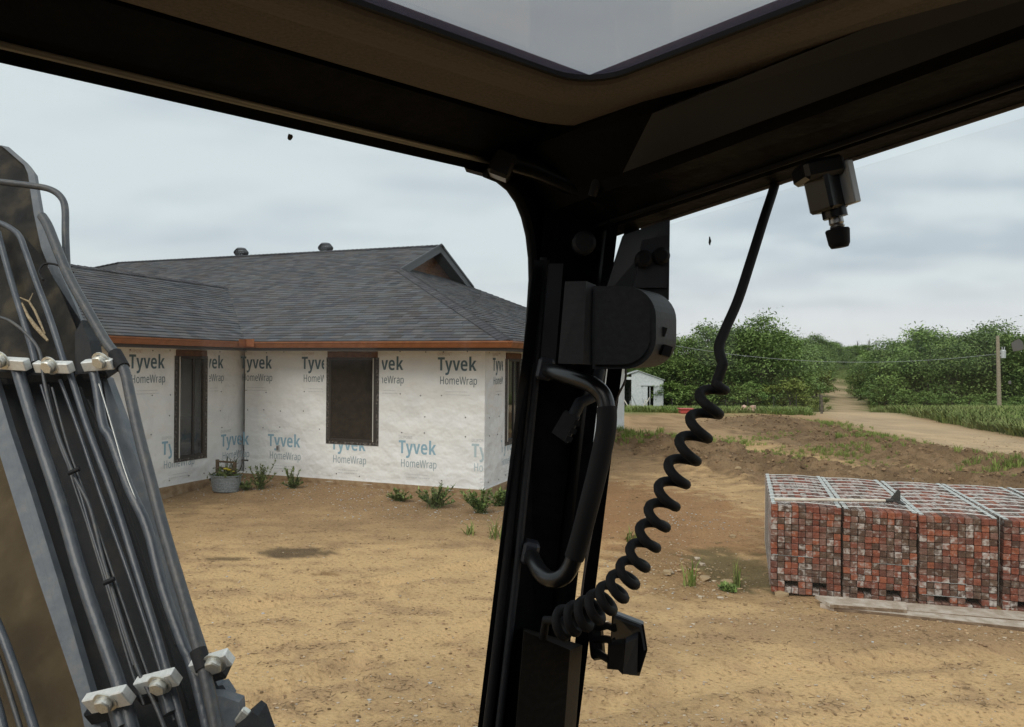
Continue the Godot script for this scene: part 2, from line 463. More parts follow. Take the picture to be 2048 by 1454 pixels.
# what the ground is made of: sand, gravelly clay, loam of the berm, damp spots, road, turf
func gc(x: float, d: float) -> Color:
	var n1 := nz_a.get_noise_2d(x, d)
	var n2 := nz_b.get_noise_2d(x, d)
	var n3 := nz_c.get_noise_2d(x, d)
	var c := SAND.lerp(SAND2, smoothstep(-0.12, 0.32, n1 + n2 * 0.7 + n3 * 0.25))
	if d < 34.0:
		# tracked litter: thin, stretched brown bits
		var st := nz_b.get_noise_2d(x * 0.8 + d * 0.35, d * 2.6 - x * 0.4)
		c = c.lerp(BROWN * 1.25, 0.6 * smoothstep(0.08, 0.40, st + n3 * 0.45))
		# gravelly strip along the house
		var hw := house_gap(x, d)
		c = c.lerp(BROWN, smoothstep(3.8, 1.0, hw + n2 * 2.4 + n3 * 1.4) * 0.8)
		# clay and stones left of the bricks
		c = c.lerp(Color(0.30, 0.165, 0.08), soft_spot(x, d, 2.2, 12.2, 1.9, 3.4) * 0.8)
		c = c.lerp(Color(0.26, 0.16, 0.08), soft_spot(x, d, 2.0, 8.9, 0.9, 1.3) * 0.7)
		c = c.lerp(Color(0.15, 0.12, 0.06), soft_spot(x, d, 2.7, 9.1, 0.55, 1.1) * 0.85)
		c = c.lerp(BROWN * 1.1, soft_spot(x, d, 5.0, 6.85, 3.8, 0.55) * 0.55)
		# oily stain and a smaller one
		c = c.lerp(Color(0.085, 0.062, 0.04), soft_spot(x, d, -2.72, 9.55, 0.46, 0.26) * 0.85)
		c = c.lerp(Color(0.12, 0.085, 0.05), soft_spot(x, d, -3.42, 9.2, 0.26, 0.12) * 0.8)
		c = c.lerp(Color(0.24, 0.14, 0.065), soft_spot(x, d, -2.15, 8.6, 0.2, 0.1) * 0.7)
	# far half of the yard
	if d > 12.0:
		var up := smoothstep(22.5, 25.0, d + n2 * 2.0) * smoothstep(41.0, 36.0, d + n1 * 3.0)
		c = c.lerp(Color(0.40, 0.27, 0.15).lerp(Color(0.30, 0.195, 0.108), smoothstep(-0.1, 0.3, n1 + n2)), up)
		if x > 1.0 and x < 24.0 and d < 38.0:
			var p := Vector2(x + n2 * 0.8, d)
			var q := minf(line_dist(p, BERM) / 1.9, line_dist(p, BERM2) / 2.5)
			c = c.lerp(LOAM.lerp(Color(0.25, 0.165, 0.095), smoothstep(-0.2, 0.35, n2 + n3 * 0.6)), smoothstep(1.25, 0.6, q + n3 * 0.4))
	var turf := smoothstep(37.0, 42.0, d + n1 * 5.0)
	turf = maxf(turf, smoothstep(2.3, 3.3, x - road_x(d) + n1 * 1.0) * smoothstep(8.0, 12.0, d))
	c = c.lerp(Color(0.10, 0.145, 0.035).lerp(Color(0.15, 0.17, 0.06), n1 + 0.5), turf)
	var rd := line_dist(Vector2(x, d), ROAD)
	var rw := 2.1
	var rc := Color(0.46, 0.34, 0.22).lerp(Color(0.53, 0.39, 0.245), clampf(0.5 + n1 * 1.4, 0.0, 1.0))
	c = c.lerp(rc * (1.0 + n2 * 0.25), smoothstep(rw + 0.8, rw - 0.8, rd + n2 * 0.8) * smoothstep(13.0, 19.0, d))
	return c

func house_gap(x: float, d: float) -> float:
	# distance in front of the main wall, along its normal
	var rx := x + 0.475
	var rdp := d - 13.2
	var u := rx * 0.937 + rdp * -0.3486
	var v := rx * 0.3486 + rdp * 0.937
	if u < -5.3:
		return Vector2(maxf(0.0, -v), u + 5.3).length() if v > 0.0 else absf(u + 5.3) * 0.0 + 4.0
	if u > 0.0:
		return Vector2(u, maxf(0.0, -v)).length() if v < 0.0 else u
	return maxf(0.0, -v)

func spaced(lo: float, a: float, b: float, hi: float, fine: float, grow: float) -> PackedFloat32Array:
	var out := PackedFloat32Array()
	var left := []
	var x := a
	var s := fine
	while x > lo:
		s *= grow; x -= s
		left.append(x)
	left.reverse()
	for l in left: out.append(l)
	x = a
	while x < b:
		out.append(x); x += fine
	s = fine
	while x < hi:
		out.append(x); s *= grow; x += s
	out.append(hi)
	return out

func make_ground() -> void:
	var xs := spaced(-260.0, -7.0, 13.0, 320.0, 0.085, 1.09)
	var ds := spaced(-160.0, 4.5, 19.0, 420.0, 0.085, 1.06)
	var nx := xs.size()
	var nd := ds.size()
	var v := PackedVector3Array()
	var c := PackedColorArray()
	var uv := PackedVector2Array()
	var uv2 := PackedVector2Array()
	for j in nd:
		for i in nx:
			v.append(Vector3(xs[i], gh(xs[i], ds[j]), -ds[j]))
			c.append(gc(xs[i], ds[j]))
			uv.append(Vector2(xs[i], ds[j]) / 2.7)
			uv2.append(Vector2(xs[i] * 0.8 + ds[j] * 0.6, ds[j] * 0.8 - xs[i] * 0.6) / 1.13)
	var ix := PackedInt32Array()
	for j in nd - 1:
		for i in nx - 1:
			var k := j * nx + i
			ix.append_array(PackedInt32Array([k, k + nx, k + 1, k + 1, k + nx, k + nx + 1]))
	var n := PackedVector3Array()
	n.resize(v.size())
	for j in nd:
		for i in nx:
			var k := j * nx + i
			var a := v[k - 1 if i > 0 else k]
			var b := v[k + 1 if i < nx - 1 else k]
			var e := v[k - nx if j > 0 else k]
			var f := v[k + nx if j < nd - 1 else k]
			n[k] = (b - a).cross(f - e).normalized()
			if n[k].y < 0.0: n[k] = -n[k]
	var ar := []
	ar.resize(Mesh.ARRAY_MAX)
	ar[Mesh.ARRAY_VERTEX] = v; ar[Mesh.ARRAY_NORMAL] = n; ar[Mesh.ARRAY_COLOR] = c; ar[Mesh.ARRAY_TEX_UV] = uv; ar[Mesh.ARRAY_TEX_UV2] = uv2; ar[Mesh.ARRAY_INDEX] = ix
	var m := ArrayMesh.new()
	m.add_surface_from_arrays(Mesh.PRIMITIVE_TRIANGLES, ar)
	var g := vcol(0.95, 0.2)
	g.albedo_texture = noise_tex(0.035, [[0.10, Color(0.62, 0.60, 0.58)], [0.34, Color(0.90, 0.89, 0.88)], [0.6, Color(1, 1, 1)], [0.85, Color(0.9, 0.88, 0.86)]], 40, 1024, 6)
	g.normal_enabled = true
	g.normal_texture = noise_tex(0.06, [], 41, 1024, 5, true, 6.0)
	g.normal_scale = 0.8
	structure(part_mesh("ground", m, g))

# loose stones, clods and straw on the dirt: nobody could count them
func pebble_mesh(seed_: int, flat: float) -> ArrayMesh:
	var r := RandomNumberGenerator.new()
	r.seed = seed_
	var mb := MB.new()
	var s := SphereMesh.new()
	s.radial_segments = 6; s.rings = 2; s.radius = 0.5; s.height = 1.0
	var arr := s.get_mesh_arrays()
	var pv: PackedVector3Array = arr[Mesh.ARRAY_VERTEX]
	var pi: PackedInt32Array = arr[Mesh.ARRAY_INDEX]
	var moved := {}
	for i in range(0, pi.size(), 3):
		var t := []
		for k in 3:
			var p: Vector3 = pv[pi[i + k]]
			var key := p.snapped(Vector3.ONE * 0.01)
			if not moved.has(key):
				moved[key] = (p * r.randf_range(0.72, 1.25)) * Vector3(1, flat, 1)
			t.append(moved[key])
		mb.tri(t[0], t[2], t[1])
	return mb.mesh()

func scatter(called: String, mesh: Mesh, material: Material, xf: Array, cols: Array, label: String, category: String) -> void:
	var mm := MultiMesh.new()
	mm.transform_format = MultiMesh.TRANSFORM_3D
	mm.use_colors = true
	mm.mesh = mesh
	mm.instance_count = xf.size()
	for i in xf.size():
		mm.set_instance_transform(i, xf[i])
		mm.set_instance_color(i, cols[i])
	var o := MultiMeshInstance3D.new()
	o.multimesh = mm
	o.name = numbered(called)
	o.material_override = material
	add_child(o)
	tag(o, label, category)
	stuff(o)

func make_stones() -> void:
	rng.seed = 77
	var xf := []
	var cols := []
	var tint := [Color(0.50, 0.35, 0.21), Color(0.42, 0.29, 0.17), Color(0.50, 0.41, 0.30), Color(0.34, 0.22, 0.13), Color(0.48, 0.40, 0.31), Color(0.46, 0.32, 0.19)]
	var tries := 0
	while xf.size() < 26000 and tries < 200000:
		tries += 1
		var d := 4.8 + 20.0 * pow(rng.randf(), 1.5)
		var x := rng.randf_range(-0.62, 0.74) * d
		var dens := 0.16 + 0.25 * maxf(0.0, nz_b.get_noise_2d(x, d) + nz_a.get_noise_2d(x, d))
		var pale := 0.02
		var hw := house_gap(x, d)
		if d > 9.5 and x < 1.0:
			dens += 0.8 * smoothstep(2.6, 0.5, hw)
			pale += 0.45 * smoothstep(2.2, 0.8, hw)
		dens += 0.9 * soft_spot(x, d, 1.9, 8.9, 0.8, 1.2) + 0.7 * soft_spot(x, d, 2.6, 11.3, 0.8, 1.2) + 0.5 * soft_spot(x, d, 4.6, 7.1, 3.6, 0.4)
		pale += 0.7 * soft_spot(x, d, 2.9, 12.0, 0.8, 0.9) + 0.6 * soft_spot(x, d, -2.3, 12.0, 1.2, 0.5)
		if rng.randf() > dens:
			continue
		var s := 0.006 + 0.022 * pow(rng.randf(), 3.0)
		if soft_spot(x, d, 1.9, 8.6, 0.9, 1.2) > 0.5 and rng.randf() < 0.12:
			s *= 2.4
		var b := Basis(Vector3.UP, rng.randf() * TAU).scaled(Vector3(s * rng.randf_range(0.8, 1.6), s * rng.randf_range(0.5, 1.0), s * rng.randf_range(0.8, 1.3)))
		xf.append(Transform3D(b, Vector3(x, gh(x, d) + s * 0.12, -d)))
		var c: Color = tint[rng.randi() % 6] if rng.randf() > pale else Color(0.55, 0.54, 0.52).lerp(Color(0.40, 0.42, 0.44), rng.randf())
		cols.append(c * rng.randf_range(0.8, 1.15))
	scatter("gravel", pebble_mesh(5, 0.7), M.pebble, xf, cols, "loose tan and grey gravel strewn over the dirt yard", "gravel")
	# dark clods and dried straw
	xf = []; cols = []
	tries = 0
	while xf.size() < 14000 and tries < 160000:
		tries += 1
		var d := 4.8 + 22.0 * pow(rng.randf(), 1.3)
		var x := rng.randf_range(-0.55, 0.74) * d
		var dens := 0.05 + 0.8 * smoothstep(0.05, 0.4, nz_b.get_noise_2d(x * 0.8 + d * 0.35, d * 2.6 - x * 0.4) + nz_c.get_noise_2d(x, d) * 0.4)
		if d > 13.0 and x > 2.0:
			dens += 1.2 * smoothstep(1.3, 0.5, minf(line_dist(Vector2(x, d), BERM) / 1.5, line_dist(Vector2(x, d), BERM2) / 1.6))
		if rng.randf() > dens:
			continue
		var straw := rng.randf() < 0.86
		var s := rng.randf_range(0.008, 0.03) * (1.8 if d > 13.0 and x > 2.0 else 1.0)
		var sc := Vector3(s * 2.6, 0.005, 0.006) if straw else Vector3(s, s * 0.6, s)
		xf.append(Transform3D(Basis(Vector3.UP, rng.randf() * TAU).scaled_local(sc), Vector3(x, gh(x, d) + 0.003, -d)))
		cols.append((Color(0.22, 0.145, 0.08) if not straw else Color(0.26, 0.18, 0.10)) * rng.randf_range(0.6, 1.3))
	scatter("dirt_clods", pebble_mesh(8, 0.8), M.pebble, xf, cols, "small dark clods and bits of straw on the tan dirt", "dirt")

# lumps of turned soil on the bank
func make_clods() -> void:
	rng.seed = 79
	var xf := []
	var cols := []
	var tries := 0
	while xf.size() < 7000 and tries < 120000:
		tries += 1
		var d := rng.randf_range(13.0, 34.0)
		var x := rng.randf_range(2.0, 17.0)
		var q := minf(line_dist(Vector2(x, d), BERM) / 1.5, line_dist(Vector2(x, d), BERM2) / 1.9)
		if rng.randf() > smoothstep(1.3, 0.4, q + nz_b.get_noise_2d(x, d) * 0.6): continue
		var s := 0.025 + 0.11 * pow(rng.randf(), 3.0)
		xf.append(Transform3D(Basis(Vector3.UP, rng.randf() * TAU).scaled_local(Vector3(s, s * rng.randf_range(0.5, 0.9), s * rng.randf_range(0.7, 1.2))), Vector3(x, gh(x, d) + s * 0.08, -d)))
		cols.append(Color(0.19, 0.125, 0.072) * rng.randf_range(0.6, 1.5))
	scatter("soil_lumps", pebble_mesh(12, 0.8), M.pebble, xf, cols, "brown lumps of turned soil along the bank behind the bricks", "soil")

func tuft_mesh(blades: int, seed_: int, spread := 0.35, lean := 0.5, width := 0.03) -> ArrayMesh:
	var r := RandomNumberGenerator.new()
	r.seed = seed_
	var mb := MB.new()
	for i in blades:
		var a := r.randf() * TAU
		var p := Vector3(cos(a), 0, sin(a)) * spread * sqrt(r.randf())
		var out := Vector3(cos(a + r.randf_range(-0.8, 0.8)), 0, sin(a + r.randf_range(-0.8, 0.8)))
		var h := r.randf_range(0.5, 1.0)
		var side := out.cross(Vector3.UP).normalized() * width * r.randf_range(0.7, 1.3)
		mb.col = Color(1, 1, 1) * r.randf_range(0.75, 1.2)
		var m := p + Vector3.UP * h * 0.6 + out * lean * 0.22
		var t := p + Vector3.UP * h + out * lean * r.randf_range(0.5, 1.1)
		mb.quad(p - side, p + side, m + side * 0.8, m - side * 0.8)
		mb.tri(m - side * 0.8, m + side * 0.8, t)
	return mb.mesh()

func make_grass() -> void:
	rng.seed = 91
	var xf := []
	var cols := []
	var spots := [  # x, d, rx, rd, height
		[4.3, 22.6, 1.7, 0.9, 0.30], [5.9, 23.4, 1.2, 0.6, 0.24], [6.7, 17.6, 0.8, 0.9, 0.16], [9.2, 20.5, 1.5, 0.9, 0.20], [10.8, 22.6, 0.8, 0.6, 0.26], [11.9, 21.5, 0.9, 0.5, 0.2],
		[11.6, 17.0, 0.9, 0.7, 0.28], [8.0, 18.6, 1.2, 0.5, 0.12], [12.0, 26.0, 0.9, 1.2, 0.2], [13.3, 31.5, 0.8, 1.6, 0.2], [8.3, 25.0, 1.1, 0.7, 0.14], [10.5, 15.2, 1.6, 0.4, 0.12], [12.8, 15.6, 1.0, 0.7, 0.3]]
	for s in spots:
		for i in int(120 * s[2] * s[3]) + 40:
			var q := Vector2(rng.randfn() * 0.75, rng.randfn() * 0.75)
			if q.length() > 1.8: continue
			var x: float = s[0] + q.x * s[2]
			var d: float = s[1] + q.y * s[3]
			var h: float = s[4] * rng.randf_range(0.25, 0.85)
			xf.append(Transform3D(Basis(Vector3.UP, rng.randf() * TAU).scaled(Vector3(h, h, h)), Vector3(x, gh(x, d) - 0.01, -d)))
			cols.append(Color(0.17, 0.26, 0.045).lerp(Color(0.30, 0.35, 0.10), rng.randf()) * rng.randf_range(0.7, 1.15))
	# meadow beyond the yard and the verge right of the road
	var tries := 0
	var count := 0
	while count < 15000 and tries < 120000:
		tries += 1
		var d := rng.randf_range(16.0, 92.0)
		var x := rng.randf_range(0.12, 0.85) * d
		var rd := line_dist(Vector2(x, d), ROAD)
		var right: bool = x > road_x(d)
		if rd < 2.5 or (not right and d < 39.5 + nz_a.get_noise_2d(x, d) * 5.0):
			continue
		if right and d > 78.0 and rng.randf() < 0.5: continue
		count += 1
		var h := rng.randf_range(0.2, 0.55) * smoothstep(0.0, 40.0, d + 12.0) * (1.1 if right else 0.8)
		xf.append(Transform3D(Basis(Vector3.UP, rng.randf() * TAU).scaled(Vector3(h * 1.7, h, h * 1.7)), Vector3(x, gh(x, d) - 0.03, -d)))
		cols.append(Color(0.14, 0.215, 0.045).lerp(Color(0.25, 0.28, 0.10), clampf(nz_a.get_noise_2d(x, d) + rng.randf(), 0, 1)) * rng.randf_range(0.7, 1.1))
	scatter("grass", tuft_mesh(26, 3), M.grass, xf, cols, "patchy green grass on the dirt bank and meadow", "grass")

func road_x(d: float) -> float:
	for i in ROAD.size() - 1:
		if d <= ROAD[i + 1].y:
			return lerpf(ROAD[i].x, ROAD[i + 1].x, (d - ROAD[i].y) / (ROAD[i + 1].y - ROAD[i].y))
	return ROAD[-1].x

# ---------------------------------------------------------------- house under weather wrap
# local axes: x along the main wall (its right corner at 0), z out of that wall
const EAVE := 2.80
const PITCH := 0.42
const OVER := 0.7
const WING := -5.31       # x of the wing's wall

func wall_with_hole(mb: MB, a: Vector3, b: Vector3, y0: float, y1: float, thick: Vector3, h0: float, h1: float, hy0: float, hy1: float) -> void:
	# wall from a to b (plan), hole between fractions h0..h1 and heights hy0..hy1
	var L := (b - a).length()
	var ex := (b - a) / L
	var put := func(u0: float, u1: float, w0: float, w1: float) -> void:
		if u1 - u0 < 0.001 or w1 - w0 < 0.001: return
		var p := [a + ex * u0 + Vector3.UP * w0, a + ex * u1 + Vector3.UP * w0, a + ex * u1 + Vector3.UP * w1, a + ex * u0 + Vector3.UP * w1]
		mb.prism(p, thick)
	put.call(0.0, h0, y0, y1)
	put.call(h1, L, y0, y1)
	put.call(h0, h1, y0, hy0)
	put.call(h0, h1, hy1, y1)

func clip_half(poly: Array, axis: int, limit: float, keep_less: bool) -> Array:
	var out := []
	for i in poly.size():
		var p: Vector3 = poly[i]
		var q: Vector3 = poly[(i + 1) % poly.size()]
		var pi: bool = (p[axis] <= limit) == keep_less
		var qi: bool = (q[axis] <= limit) == keep_less
		if pi: out.append(p)
		if pi != qi:
			out.append(p.lerp(q, (limit - p[axis]) / (q[axis] - p[axis])))
	return out

var text_cache := {}
func letters(text: String, bold: bool, height: float) -> Array:
	# triangles of the printed word, cap height 1 * height, from x = 0, baseline y = 0
	var key := text + str(bold)
	if not text_cache.has(key):
		var f := SystemFont.new()
		f.font_names = PackedStringArray(["Droid Sans"])
		f.font_weight = 700 if bold else 400
		var t := TextMesh.new()
		t.font = f; t.text = text; t.font_size = 64; t.pixel_size = 0.01; t.depth = 0.0
		t.horizontal_alignment = HORIZONTAL_ALIGNMENT_LEFT
		t.vertical_alignment = VERTICAL_ALIGNMENT_BOTTOM
		var arr := t.get_mesh_arrays()
		var v: PackedVector3Array = arr[Mesh.ARRAY_VERTEX]
		var ix: PackedInt32Array = arr[Mesh.ARRAY_INDEX] if arr[Mesh.ARRAY_INDEX] != null else PackedInt32Array()
		var tris := []
		var m := ix.size() if ix.size() else v.size()
		for i in range(0, m, 3):
			tris.append([v[ix[i]], v[ix[i + 1]], v[ix[i + 2]]] if ix.size() else [v[i], v[i + 1], v[i + 2]])
		text_cache[key] = tris
	return text_cache[key]

func print_word(parent: Node3D, text: String, bold: bool, x: float, y: float, width: float, height: float, lo: float, hi: float, cut: Array, xf: Transform3D, ink: Material) -> void:
	# laid on the wall whose frame is xf; kept within lo..hi and off the window rectangle cut [x0, x1, y0, y1]
	var tris := letters(text, bold, height)
	if tris.is_empty(): return
	var mn := Vector3(1e9, 1e9, 0)
	var mx := -mn
	for t in tris:
		for p in t:
			mn = Vector3(minf(mn.x, p.x), minf(mn.y, p.y), 0); mx = Vector3(maxf(mx.x, p.x), maxf(mx.y, p.y), 0)
	var mbs := [MB.new(), MB.new(), MB.new(), MB.new()]
	for t in tris:
		var poly := []
		for p in t:
			poly.append(Vector3(x + (p.x - mn.x) / (mx.x - mn.x) * width, y + (p.y - mn.y) / (mx.y - mn.y) * height, 0))
		var pieces := []
		poly = clip_half(clip_half(poly, 0, lo, false), 0, hi, true)
		if cut.is_empty() or poly.is_empty():
			pieces.append(poly)
		else:
			pieces.append(clip_half(poly, 0, cut[0], true))
			pieces.append(clip_half(poly, 0, cut[1], false))
			var mid := clip_half(clip_half(poly, 0, cut[0], false), 0, cut[1], true)
			pieces.append(clip_half(mid, 1, cut[2], true))
			pieces.append(clip_half(mid, 1, cut[3], false))
		for k in pieces.size():
			var q: Array = pieces[k]
			for i in range(1, q.size() - 1):
				mbs[k].tri(xf * q[0], xf * q[i], xf * q[i + 1])
	for mb in mbs:
		if mb.v.size():
			part("printed_lettering", mb, ink, parent)

func logo(parent: Node3D, x: float, row: int, lo: float, hi: float, cut: Array, xf: Transform3D, faded := false) -> void:
	var top := row == 0
	var y := 2.285 if top else 0.76
	var ink: Material = M.ink_top if top else (M.ink_fade if faded else M.ink_low)
	var ink2: Material = M.ink_top2 if top else (M.ink_fade if faded else M.ink_low2)
	print_word(parent, "Tyvek", true, x, y - 0.075, 0.76, 0.335, lo, hi, cut, xf, ink)
	print_word(parent, "HomeWrap", false, x + 0.05, y - 0.285, 0.72, 0.185, lo, hi, cut, xf, ink2)
	print_word(parent, "DUPONT", false, x + 0.0, y + 0.275, 0.28, 0.055, lo, hi, cut, xf, M.ink_red if top else M.ink_fine)
	# the two rows of small print
	for k in 2:
		var mb := MB.new()
		var yy := y - 0.375 - 0.055 * k
		var a := maxf(x + 0.16, lo)
		var b := minf(x + (0.64 if k else 0.60), hi)
		var u := a
		while u < b:
			var w := minf(rng.randf_range(0.015, 0.05), b - u)
			var inside: bool = not cut.is_empty() and u + w > cut[0] - 0.01 and u < cut[1] + 0.01 and yy < cut[3] and yy + 0.02 > cut[2]
			if not inside:
				mb.quad(xf * Vector3(u, yy, 0), xf * Vector3(u + w, yy, 0), xf * Vector3(u + w, yy + 0.009, 0), xf * Vector3(u, yy + 0.009, 0))
			u += w + 0.012
		if mb.v.size():
			part("small_print", mb, M.ink_fine, parent)

func shingle_face(poly: PackedVector2Array, eave: Vector2, along: Vector2, up: Vector2, base: MB, mine: Array, eye: Vector3) -> void:
	# poly in plan (x, z); courses run along «along», rising towards «up» from the eave point
	var sl := sqrt(1.0 + PITCH * PITCH)
	var run := 0.145 / sl
	var u0 := 1e9
	var u1 := -1e9
	var vmax := 0.0
	for p in poly:
		u0 = minf(u0, (p - eave).dot(along)); u1 = maxf(u1, (p - eave).dot(along)); vmax = maxf(vmax, (p - eave).dot(up))
	var nrm := Vector3(-up.x * PITCH, 1.0, -up.y * PITCH).normalized()
	var v := -0.01
	while v < vmax:
		var u := u0 - rng.randf() * 0.3
		while u < u1:
			var w := rng.randf_range(0.13, 0.34)
			var lap := rng.randf_range(-0.012, 0.0)
			var q := PackedVector2Array([eave + along * u + up * (v + lap), eave + along * (u + w - 0.004) + up * (v + lap), eave + along * (u + w - 0.004) + up * (v + run), eave + along * u + up * (v + run)])
			var th := rng.randf_range(0.008, 0.016)
			var g := rng.randf_range(0.078, 0.128)
			var warm := rng.randf_range(-0.006, 0.008)
			var col := Color(g + warm, g + 0.001, g + 0.008 - warm)
			for piece in Geometry2D.intersect_polygons(q, poly):
				var ctr := Vector2.ZERO
				for p in piece: ctr += p / piece.size()
				var mb := MB.new()
				mb.col = col
				var topf := []
				for p in piece:
					var r := (p - eave).dot(up)
					var t := clampf((r - v - lap) / (run - lap), 0.0, 1.0)
					topf.append(Vector3(p.x, EAVE + PITCH * r, p.y) + nrm * (0.006 + th * (1.0 - t)))
				if topf.size() < 3: continue
				if (topf[1] - topf[0]).cross(topf[2] - topf[0]).y < 0.0: topf.reverse()
				for i in range(1, topf.size() - 1):
					mb.tri(topf[0], topf[i], topf[i + 1])
				for i in topf.size():
					var a: Vector3 = topf[i]
					var b: Vector3 = topf[(i + 1) % topf.size()]
					mb.quad(b, a, a - nrm * th, b - nrm * th)
				if mb.v.size() == 0: continue
				mine.append([eye.distance_to(Vector3(ctr.x, EAVE, ctr.y)), mb, absf(topf[0].x - topf[2].x)])
			u += w
		v += run

func window_unit(house: Node3D, xf: Transform3D, w: float, h: float, screened: bool) -> void:
	# xf: lower left corner on the wall face, x right, y up, z out; nailing flange, frame, sash edge, pane
	var fl := MB.new()
	for r in [[-0.055, 0.0, -0.055, h], [w, w + 0.055, -0.055, h], [0.0, w, -0.055, 0.0]]:
		fl.box(xf * Transform3D(Basis(), Vector3((r[0] + r[1]) / 2, (r[2] + r[3]) / 2, 0.006)), Vector3(r[1] - r[0], r[3] - r[2], 0.008))
	var win := part("window", fl, M.flange, house)
	var fr := MB.new()
	for r in [[0.0, 0.05, 0.0, h], [w - 0.05, w, 0.0, h], [0.05, w - 0.05, 0.0, 0.05], [0.05, w - 0.05, h - 0.05, h]]:
		fr.box(xf * Transform3D(Basis(), Vector3((r[0] + r[1]) / 2, (r[2] + r[3]) / 2, -0.02)), Vector3(r[1] - r[0], r[3] - r[2], 0.07), 0.006)
	part("frame", fr, M.win_frame, win)
	var ed := MB.new()
	var ex := w - 0.06 if screened else 0.055
	ed.box(xf * Transform3D(Basis(), Vector3(ex, h * 0.5, 0.019)), Vector3(0.014, h - 0.03, 0.012))
	part("jamb_strip", ed, M.win_edge, win)
	if screened:
		var sc := MB.new()
		sc.box(xf * Transform3D(Basis(), Vector3(w / 2 - 0.02, h / 2, -0.005)), Vector3(w - 0.13, h - 0.102, 0.004))
		part("insect_screen", sc, M.screen, win)
	else:
		var sash := MB.new()
		sash.box(xf * Transform3D(Basis(), Vector3(w * 0.62, h / 2, -0.03)), Vector3(0.05, h - 0.1, 0.03), 0.004)
		part("sash_bar", sash, M.win_frame, win)
	var gl := MB.new()
	gl.box(xf * Transform3D(Basis(), Vector3(w / 2, h / 2, -0.035)), Vector3(w - 0.1, h - 0.1, 0.006))
	part("pane", gl, M.glass, win)
	var tp := MB.new()
	tp.box(xf * Transform3D(Basis(), Vector3(w / 2, h + 0.055, 0.012)), Vector3(w + 0.05, 0.11, 0.02))
	part("head_board", tp, M.wood_gable, win)

